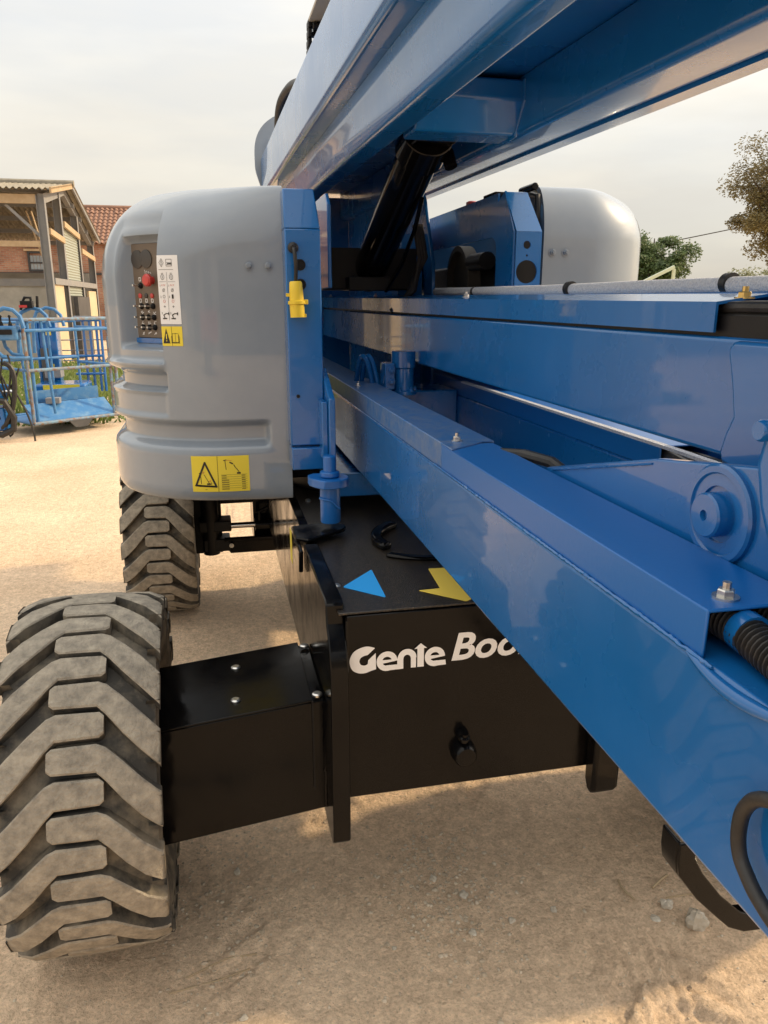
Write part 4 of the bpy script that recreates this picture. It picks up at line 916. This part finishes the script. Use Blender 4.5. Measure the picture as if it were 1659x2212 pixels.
mb = MB(); mb.box(1.02, 1.30, 2.66, 4.3, 1.07, 1.80); eng = obj('engine', mb, BLACKM, lift, bevel=.01)
obj('fan_shroud', MB().lathe([(.15, 0), (.15, .05), (.13, .05), (.13, .02), (.0005, .02)], (1.018, 3.05, 1.72), (-1, 0, 0), 30), mat('dull_tan_metal', (.045, .038, .028), .6), eng)
obj('filter', MB().cyl((.985, 2.74, 1.80), (.985, 2.90, 1.80), .032, n=18), BLACKM, eng)
mb = MB(); mb.box(.975, 1.04, 2.66, 2.78, 2.006, 2.022); mb.cyl((1.055, 2.50, 2.02), (1.055, 2.62, 2.02), .012, n=12); obj('latch', mb, BLACK, lift, bevel=.003)
obj('red_cap', MB().lathe([(.022, 0), (.022, .016), (.015, .02)], (.99, 2.95, 2.004), (0, 0, 1), 16), REDP, lift)

# ---- lower arm: two rails with covers
ZL0, ZL1, ZLT = 1.112, 1.320, 1.3715
mb = MB(); mb.box(.450, .572, .05, 5.0, ZL0, ZL1); mb.box(.57201, .60, .05, .9, ZL0, 1.30); lrail = obj('lower_arm_rail', mb, BLUE, lift, bevel=.006)
def channel(x0, x1, y0, y1, z0, z1, th=.004, endcut=None):
    mb = MB(); mb.prism([(x0, y0, z0), (x0, y0, z1), (x1, y0, z1), (x1, y0, z0), (x1-th, y0, z0), (x1-th, y0, z1-th), (x0+th, y0, z1-th), (x0+th, y0, z0)], (0, y1-y0, 0)); return mb
ca = channel(.4535, .570, 1.505, 4.5, ZL1+.0005, ZLT+.003); ca.prism([(.4535, 1.43, ZLT+.003), (.4535, 1.505, ZLT+.003), (.545, 1.505, ZLT+.003)], (0, 0, -.004))
covA = obj('rail_cover', ca, BLUED, lrail, bevel=.002, label='dusty blue cover plate')
covB = obj('rail_cover', channel(.4525, .566, .600, 1.500, ZL1+.0005, ZLT), BLUEM, lrail, bevel=.002, label='clean blue cover plate')
# weld bead along the rail
pts = []
for i in range(520):
    y = .58+2.4*i/519; pts.append((.4502+.0003*RNG.normal(), y, ZL1+.0008+.0003*RNG.normal()))
obj('weld_bead', MB().tube(pts, [.0026*(1+.16*RNG.normal()) if p[1] < 1.55 else .0012 for p in pts], 6), BLUE, lrail)
for (x, y, m_) in ((.484, 2.62, ZINC), (.492, 1.520, ZINC), (.490, .625, ZINC)):
    z = ZLT+(.004 if y > 1.5 else .001); r = .0075 if y > 1 else .009
    obj('cover_bolt', MB().hexbolt((x, y, z), (0, 0, 1), r, .009), m_, lrail)
rrail = obj('lower_arm_rail', MB().box(.889, 1.01, .05, 5.0, ZL0, ZL1), BLUE, lift, bevel=.006)
obj('rail_cover', channel(.8905, 1.008, 1.39, 4.5, ZL1+.0005, ZLT), BLUEM, rrail, bevel=.002)
obj('edge_highlight', MB().grid(np.array([[(.884, y, ZLT-.002-.012*max(0, 1.39-y)), (.8855, y, ZLT+.004-.012*max(0, 1.39-y)), (.897, y, ZLT+.0055-.012*max(0, 1.39-y))] for y in np.linspace(1.02, 2.7, 20)]), flip=True), SLEEVE, rrail)  # white strip paints in the highlight along the cover edge
for k in range(3):
    obj('hydraulic_hose', MB().tube([(.912+.02*k, 1.7, 1.350), (.910+.02*k, 1.37, 1.350), (.905+.02*k, 1.28, 1.343), (.898+.02*k, 1.22, 1.315), (.893+.02*k, 1.18, 1.27), (.89+.02*k, 1.1, 1.22)], .010, 10), CABLE, rrail)
obj('hydraulic_hose', MB().tube([(.50, 1.6, 1.350), (.555, 1.46, 1.358), (.578, 1.36, 1.372), (.60, 1.28, 1.372), (.63, 1.20, 1.34)], .011, 10), CABLE, lrail)
obj('gap_cover_plate', MB().box(1.0005, 1.0095, .05, 1.385, 1.3205, 1.47), BLUE, rrail, bevel=.002)  # plate added to cover the see-through gap above the right rail
for k in range(3): obj('hydraulic_hose', MB().tube([(.93+.022*k, 1.5, 1.345), (.93+.022*k, 1.0, 1.345), (.93+.022*k, .3, 1.34)], .0105, 10), CABLE, rrail)
obj('cross_box', MB().box(.5725, .8885, 2.75, 3.0, ZL0+.01, 1.338), BLUE, lift, bevel=.006)
# valve block and fittings between the rails
mb = MB(); mb.box(.580, .615, 2.62, 2.70, 1.36, 1.450); vb = obj('valve_block', mb, BLUE, lift, bevel=.003)
for z in (1.440, 1.400): obj('fitting', MB().hexbolt((.600, 2.619, z-.012), (0, -1, 0), .011, .012), BLUE, vb)
mb = MB(); mb.lathe([(.048, 0), (.048, .012), (.038, .016), (.038, .09), (.043, .095), (.043, .15)], (.655, 2.66, 1.339), (0, 0, 1), 22)
for k in range(6): a = k*1.047; mb.hexbolt((.655+.042*math.cos(a), 2.66+.042*math.sin(a), 1.352), (0, 0, 1), .008, .008)
obj('swivel', mb, BLUE, vb)
for k in range(2): obj('hose', MB().tube(spl([(.56+.02*k, 2.72, 1.35), (.547+.02*k, 2.72, 1.41), (.535+.02*k, 2.73, 1.455), (.522+.02*k, 2.74, 1.468), (.512+.02*k, 2.76, 1.44), (.51+.02*k, 2.8, 1.36)], 3), .009, 8), BLUE, vb)

# ---- upper link with hose channel
uz0, uz1 = 1.4446, 1.611
upl = obj('upper_link', MB().box(.705, .86, .30, 5.2, uz0, uz1), BLUE, lift, bevel=.007, seg=3)
mb = MB(); mb.add([(.700, .99, 1.6165), (.700, 5.16, 1.6205), (.700, 5.16, 1.680), (.700, .99, 1.6590), (.790, .99, 1.671), (.790, 5.16, 1.692), (.790, .99, 1.640), (.790, 5.16, 1.640), (.704, .99, 1.6165), (.704, 5.16, 1.6205), (.704, .99, 1.655), (.704, 5.16, 1.676), (.79, .99, 1.667), (.79, 5.16, 1.688)],
    [(0, 3, 2, 1), (3, 4, 5, 2), (8, 9, 11, 10), (10, 11, 13, 12), (0, 8, 10, 3), (3, 10, 12, 4), (1, 2, 11, 9), (2, 5, 13, 11), (0, 1, 9, 8), (4, 12, 13, 5)])
obj('hose_channel', mb, BLUE, upl, ang=20); obj('gap_shade', MB().box(.712, .785, .3, 5.1, 1.6112, 1.640), BLACKM, upl)  # black filler added so the gap under the channel reads as shade
mb = MB(); mb.prism([(.795, .2, 1.655), (.795, 5.1, 1.665), (.795, 5.1, 1.682), (.795, .2, 1.672)], (.006, 0, 0)); obj('channel_back', mb, BLUE, upl)
for k in range(3):
    obj('hydraulic_hose', MB().tube([(.722+.004*k, .45, 1.652-.015*k), (.722+.004*k, .95, 1.652-.015*k), (.724, 1.03, 1.650-.014*k), (.73, 1.4, 1.655-.012*k)], .0085, 10), CABLE, upl)
for (y, m_) in ((5.0, ZINC), (3.60, ZINC), (2.27, ZINC), (1.0, BRASS)):
    z = 1.671+.0050*(y-.99)-.001; r = .009 if y > 1.2 else .0095
    obj('cover_bolt', MB().hexbolt((.752, y, z-.006), (0, 0, 1), r, .009), m_, upl)
obj('sleeved_hose', MB().tube([(.905, 4.3, 1.700), (.90, 3.4, 1.698), (.90, 2.6, 1.692), (.905, 2.0, 1.688), (.905, 1.5, 1.687), (.90, 1.1, 1.686), (.905, .7, 1.684), (.90, .3, 1.680)], [.008, .016, .014, .014, .0155, .0145, .0155, .015], 16), SLEEVE, upl, label='hose in white braided sleeve')
for y in (2.62, 1.88, 1.245, 3.4): obj('hose_clamp', MB().cyl((.902, y-.008, 1.690), (.902, y+.008, 1.690), .0185, n=18), CABLE, upl)

# ---- pivot gusset with pin, knuckle
g = [(1.245, 1.3725), (.905, 1.455), (.60, 1.50), (.2, 1.50), (.2, 1.20), (1.245, 1.20)]
gus = obj('pivot_gusset', poly_yz(.5735, .592, g), BLUE, lift, bevel=.003)
mb = MB(); mb.tube([(.5728, y, 1.3725+.0815*(1.245-y)/.34-.006) for y in np.linspace(1.22, .91, 70)], [.0017*(1+.2*RNG.normal()) for _ in range(70)], 6); obj('weld_bead', mb, BLUE, gus)
hy, hz = .757, 1.418
obj('hub_ring', MB().lathe([(.060, 0), (.060, .005), (.057, .008), (.050, .008), (.048, .005), (.038, .0055), (.034, .0055), (.033, .002)], (.5735, hy, hz), (-1, 0, 0), 44), BLUE, gus)
mb = MB(); mb.lathe([(.0265, 0), (.0265, .021), (.0245, .0235), (.0065, .024), (.006, .018), (.0005, .018)], (.5735, hy, hz), (-1, 0, 0), 36); obj('pivot_pin', mb, BLUE, gus)
kp = [(.929, 1.608), (.941, 1.597), (.925, 1.55), (.914, 1.507), (.926, 1.482), (.934, 1.455), (.928, 1.440), (.885, 1.432), (.854, 1.416), (.3, 1.40), (.3, 1.610)]
knk = obj('knuckle_plate', poly_yz(.690, .7045, kp), BLUE, lift, bevel=.006)
kn2 = [(.640, 1.66), (.625, 1.60), (.608, 1.54), (.598, 1.49), (.590, 1.44), (.565, 1.36), (.545, 1.30), (.2, 1.30), (.2, 1.70), (.64, 1.70)]
kn2 = [(.645, 1.64), (.659, 1.572), (.663, 1.524), (.668, 1.499), (.655, 1.455), (.635, 1.419), (.590, 1.37), (.2, 1.33), (.2, 1.66), (.64, 1.66)]
knn = obj('knuckle_casting', poly_yz(.535, .573, kn2), BLUE, lift, bevel=.012, seg=3)
obj('knuckle_pin', MB().lathe([(.011, 0), (.011, .010), (.009, .013), (.0005, .013)], (.535, .650, 1.536), (-1, 0, 0), 20), BLUE, knn)
# corrugated conduit at the rail end and rubber loop
def conduit(pts, r):
    P_ = []; R_ = []
    for i in range(len(pts)-1):
        a = Vector(pts[i]); b = Vector(pts[i+1]); k = max(2, int((b-a).length/.0017))
        for j in range(k): P_.append(a.lerp(b, j/k))
    for i in range(len(P_)): R_.append(r+(-.0032, -.0032, .001, .001)[i % 4])
    return MB().tube(P_, R_, 16)
cpath = [(.497, .70, 1.344), (.495, .60, 1.346), (.487, .50, 1.338), (.475, .40, 1.322), (.46, .28, 1.30)]
obj('corrugated_conduit', conduit(cpath, .0185), CABLE, lrail)
obj('corrugated_conduit', conduit([(x+.048, y+.0, z+.004) for x, y, z in cpath], .0175), CABLE, lrail)
mb = MB(); mb.tube([(.497, .602, 1.346), (.496, .585, 1.3455)], .0215, 18); obj('conduit_clip', mb, BLUE, lrail)
mb = MB(); mb.tube([(.4500, y, 1.3195-.010*math.sin(math.pi*min(1, max(0, (.62-y)/.14)))) for y in np.linspace(.62, .47, 16)], [.0022+.0055*math.sin(math.pi*k/15)**.8 for k in range(16)], 12); obj('drip_lip', mb, BLUE, lrail)
lp = spl([(.434, .38, 1.262), (.434, .445, 1.262), (.434, .478, 1.250), (.434, .494, 1.228), (.434, .497, 1.203), (.434, .492, 1.183), (.434, .480, 1.171), (.434, .462, 1.160), (.436, .43, 1.150), (.44, .36, 1.145)])
obj('rubber_loop', MB().tube(lp, .0068, 12), CABLE, lrail)

# ---- black hose guard below the rails
def guard(y0, y1):
    out = [(.752, .738), (.752, .700), (.757, .672), (.80, .612), (.85, .560), (.875, .535), (.91, .518), (1.0, .512), (1.3, .512)]
    inn = [(1.3, .521), (1.0, .521), (.914, .527), (.881, .543), (.857, .567), (.807, .618), (.766, .676), (.761, .700), (.761, .738)]
    return poly_xz(y0, y1, out+inn)
gd = obj('hose_guard', guard(1.0, 1.05), BLACK, lift, bevel=.003)
lip = [(.752, .738), (.752, .700), (.757, .672), (.80, .612), (.85, .560), (.875, .535), (.91, .518), (1.0, .512), (1.3, .512), (1.3, .552), (1.0, .552), (.93, .548), (.895, .566), (.85, .610), (.805, .668), (.786, .705), (.788, .738)]
obj('guard_lip', poly_xz(.992, .9995, lip), BLACK, gd, bevel=.002)
obj('guard_drum', MB().lathe([(.16, 0), (.16, .05), (.13, .055), (.13, .02), (.0005, .02)], (1.02, 1.10, .70), (0, -1, 0), 40), BLACKM, gd)

# ---- overhead boom and its rails
DX, DZ = -.0043, .0192
def sweep(pts, y0, y1):
    a = [(x+DX*y0, y0, z+DZ*y0) for x, z in pts]; return MB().prism(a, (DX*(y1-y0), y1-y0, DZ*(y1-y0)))
def rrect(x0, x1, z0, z1, rb, rt, n=7):
    return arc(x0+rb, z0+rb, rb, 180, 270, n)+arc(x1-rb, z0+rb, rb, 270, 360, n)+arc(x1-rt, z1-rt, rt, 0, 90, n)+arc(x0+rt, z1-rt, rt, 90, 180, n)
boom = obj('main_boom', sweep(rrect(.380, 1.0, 2.195, 2.425, .022, .016), -1.4, 5.2), BLUE, lift, ang=40)
railb = obj('boom_rail', sweep(arc(.490, 2.074, .022, 190, 270, 6)+arc(.535, 2.070, .018, 270, 360, 5)+[(.553, 2.194), (.4525, 2.194), (.4522, 2.168), (.453, 2.160), (.4555, 2.148), (.460, 2.125), (.4645, 2.10)], -1.4, 5.04), BLUE, lift, ang=40)
railc = obj('boom_rail', sweep(rrect(.850, .990, 2.052, 2.1940, .020, .004), -1.4, 5.04), BLUE, lift, ang=40)
obj('edge_strip', sweep([(.985, 2.046), (1.03, 2.046), (1.03, 2.060), (.985, 2.060)], -1.4, 5.04), BLUE, railc)
mb = MB(); mb.prism([(.556, 2.10, 2.222), (.556, 2.095, 2.172), (.556, 2.155, 2.098), (.556, 2.28, 2.098), (.556, 2.30, 2.228)], (.290, 0, 0)); xm = obj('cross_member', mb, BLUE, lift, bevel=.006)
mb = MB(); cs = [(.843, 2.10, 2.222), (.843, 2.095, 2.172), (.843, 2.155, 2.098), (.843, 2.20, 2.096)]; mb.tube(cs, .006, 8); obj('weld_bead', mb, BLUE, xm)
# lift cylinder
mb = MB(); c0 = Vector((.66, 3.34, 1.76)); c1 = Vector((.66, 2.42, 2.13)); mb.cyl(c0, c1, .068, n=32); lc = obj('lift_cylinder', mb, BLACK, lift)
d_ = (c1-c0).normalized(); mb = MB(); mb.cyl(c1-d_*.07, c1+d_*.04, .080, n=32); mb.box(.60, .72, 2.30, 2.42, 2.10, 2.19); obj('cylinder_head', mb, BLACK, lc, bevel=.004)
obj('port', MB().cyl((.735, 2.44, 2.10), (.742, 2.42, 2.055), .020, n=16), BLACK, lc)
obj('feed_pipe', MB().tube([(.70, 2.6, 1.985), (.715, 2.75, 1.90), (.715, 2.95, 1.79), (.70, 3.15, 1.70)], .008, 8), BLACK, lc)
obj('boom_stud', MB().cyl((.40, 1.62, 2.250), (.376, 1.62, 2.250), .008, n=12), BLACKM, boom)
# grey boom-end cover, hoses and cable carrier on the boom
A = []
for i in range(25):
    a = rad(180*i/24); zc = 2.49; prof = (.355+.19*(1-math.cos(a)), )
z_ = np.linspace(2.30, 2.80, 24); A = []
for z in z_:
    q = (z-2.30)/.50; half = .30*math.sqrt(max(0, 1-max(0, (q-.45)/.55)**2.6))*(0.86+.14*sm(q, 0, .35)); row = []
    for t_ in np.linspace(0, math.pi, 30):
        row.append((.62-half*math.copysign(abs(math.cos(t_))**.7, math.cos(t_)), 5.22+.28*math.sin(t_)**.7, z+.04*math.sin(t_)))
    A.append(row)
A = np.array(A); mb = MB(); mb.grid(A, flip=False)
mb.add([tuple(p) for p in A[:, 0]]+[tuple(p) for p in A[:, -1][::-1]], [tuple(range(2*len(z_)))])
obj('boom_end_cover', mb, GREY, lift, ang=60, label='rounded grey end cover above the left cover')
for k in range(4):
    mb = MB(); x = .445+.035*k; mb.tube(spl([(x, 4.72-.03*k, 2.50), (x-.015, 4.70, 2.60), (x-.005, 4.62, 2.70+.012*k), (x+.03, 4.45, 2.74), (x+.06, 4.2, 2.70), (x+.07, 3.9, 2.58)], 5), .026, 12); obj('hose_bundle', mb, CABLE, lift)
car = empty('cable_carrier', (.45, 2.9, 2.45), None, None); car.parent = lift; car.location = Vector((.45, 2.9, 2.45))-wpos(lift)
for k in range(6):
    zc = 2.452+.0265*k; yc = 3.0+.012*math.sin(k*.9)
    mb = MB()
    for xx in (.384, .478): mb.box(xx, xx+.014, yc-.028, yc+.028, zc-.0128, zc+.0128)
    mb.box(.3985, .4775, yc-.010, yc+.016, zc-.007, zc+.007); obj('carrier_link', mb, BLACKM, car, bevel=.003)
mb = MB(); mb.box(.405, .455, 2.955, 3.02, 2.565, 2.594); mb.cyl((.398, 2.95, 2.572), (.48, 2.95, 2.572), .012, n=12); obj('carrier_bracket', mb, BLACKM, car, bevel=.003)
mb = MB(); mb.box(.40, .52, 2.70, 3.10, 2.425+.03, 2.47); obj('carrier_tray', mb, BLACKM, car)
mb = MB(); mb.prism([(.385, 3.02, 2.60), (.385, 3.02, 2.588), (.44, 3.02, 2.588), (.46, 3.02, 2.53), (.56, 3.02, 2.53), (.56, 3.02, 2.60)], (0, -3.2, -.05)); obj('tray_bracket', mb, TANP, lift, bevel=.002, label='tan hose tray above the boom')

# ================================================================== GROUND LITTER
def pebble(mb, x, y, r, m=0, n=6, k=4, sq=.65):
    ph = RNG.uniform(0, 6.28, 3); sc_ = RNG.uniform(.7, 1.25, 3); vs = []; fs = []
    for i in range(1, k):
        for j in range(n):
            a = 2*math.pi*j/n+ph[0]; b = math.pi*i/k; rr = r*(1+.22*math.sin(3*a+ph[1])*math.sin(2*b+ph[2]))*RNG.uniform(.85, 1.12)
            vs.append((x+rr*sc_[0]*math.sin(b)*math.cos(a), y+rr*sc_[1]*math.sin(b)*math.sin(a), rr*sc_[2]*sq*math.cos(b)))
    z = 0; o = len(vs); vs += [(x, y, r*sq*sc_[2]), (x, y, -r*sq*sc_[2])]
    for i in range(k-2):
        for j in range(n): fs.append((i*n+j, (i+1)*n+j, (i+1)*n+(j+1) % n, i*n+(j+1) % n))
    for j in range(n): fs.append((o, j, (j+1) % n)); fs.append((o+1, (k-2)*n+(j+1) % n, (k-2)*n+j))
    g_ = gz(x, y) if False else 0
    mb.add(vs, fs, m); return mb
XY = []
for _ in range(7500): XY.append((RNG.uniform(-3.5, 2.2), 1.0+RNG.random()**1.7*6.5, RNG.uniform(.0012, .0048)))
for _ in range(420): XY.append((RNG.normal(.56, .10), RNG.normal(1.78, .16), abs(RNG.normal(.0035, .002))+.0014))
for _ in range(350): XY.append((RNG.normal(-.05, .12), RNG.normal(1.95, .35), abs(RNG.normal(.0032, .0018))+.0013))
for _ in range(160): XY.append((RNG.uniform(-1.5, 2), RNG.uniform(1.1, 4.5), RNG.uniform(.004, .008)))
XY = np.array(XY); zz = np.array([float(v) for v in ground_z(XY[:, 0][:, None], XY[:, 1][:, None])[:, 0]])
mb = MB()
for (x, y, r), z in zip(XY, zz):
    o = len(mb.v); pebble(mb, x, y, r, n=5 if r < .004 else 6, k=4)
    for i in range(o, len(mb.v)): p = mb.v[i]; mb.v[i] = (p[0], p[1], p[2]+z-r*.05)
PEB = mat('pebble', (.36, .285, .20), .85, col2=(.60, .50, .38), nscale=30, lo=.35, hi=.65, bump=.3, bscale=200)
obj('gravel', mb, PEB, loc=(0, 2, 0), kind='stuff', ang=60)
def stone(x, y, r, label, sq=.8, group=None):
    mb = MB(); pebble(mb, x, y, r, n=14, k=9, sq=sq); z = gz(x, y)+r*sq*.45
    mb.v = [(a, b, c+z) for a, b, c in mb.v]; return obj('stone', mb, STONE, cat='stone', label=label, ang=28, group=group)
stone(1.215, 1.50, .032, 'largest pale stone on the dirt by the black guard', 1.0)
stone(1.172, 1.575, .019, 'smaller brown stone just behind the largest pale stone')
stone(1.118, 1.545, .013, 'flat pale chip left of the two stones by the guard', .4)
for x, y, r, lb in ((.62, 1.74, .012, 'largest stone of the gravel patch under the blue rail'), (.55, 1.82, .011, 'stone at the back of the gravel patch below the black front plate'), (.72, 1.62, .009, 'stone on the right edge of the gravel patch'), (.60, 1.60, .010, 'stone at the front of the gravel patch'),
    (-.02, 1.97, .012, 'stone on the dirt below the black axle box'), (.85, 1.63, .010, 'lone stone between the gravel patch and the curved twig'), (.38, 1.60, .008, 'lone small stone left of the gravel patch'), (-.02, 1.47, .009, 'small stone in front of the front tyre near the bottom edge')):
    stone(x, y, r, lb, .7, 'small stones scattered on the dirt')
def twig(pts, r, label, m=None, cat='twig'):
    obj('twig', MB().tube([(x, y, gz(x, y)+r*.8+dz) for x, y, dz in pts], r, 6), m or STRAW, cat=cat, label=label)
twig([(1.090, 1.70, 0), (1.083, 1.67, .004), (1.085, 1.64, .005), (1.096, 1.615, 0)], .0028, 'curved dry twig left of the brown stone')
twig([(1.17, 1.645, 0), (1.21, 1.665, .008), (1.24, 1.68, .004)], .004, 'short thick twig behind the brown stone')
twig([(1.19, 1.605, 0), (1.26, 1.60, .003), (1.33, 1.59, 0)], .002, 'long thin straw running right from the brown stone')
twig([(-.16, 1.62, 0), (-.06, 1.655, .003), (.02, 1.665, 0)], .0018, 'upper straw on the dirt right of the front tyre')
twig([(-.20, 1.58, 0), (-.08, 1.60, .003), (.0, 1.625, 0)], .0018, 'lower straw on the dirt right of the front tyre')
print('built', len(bpy.data.objects))
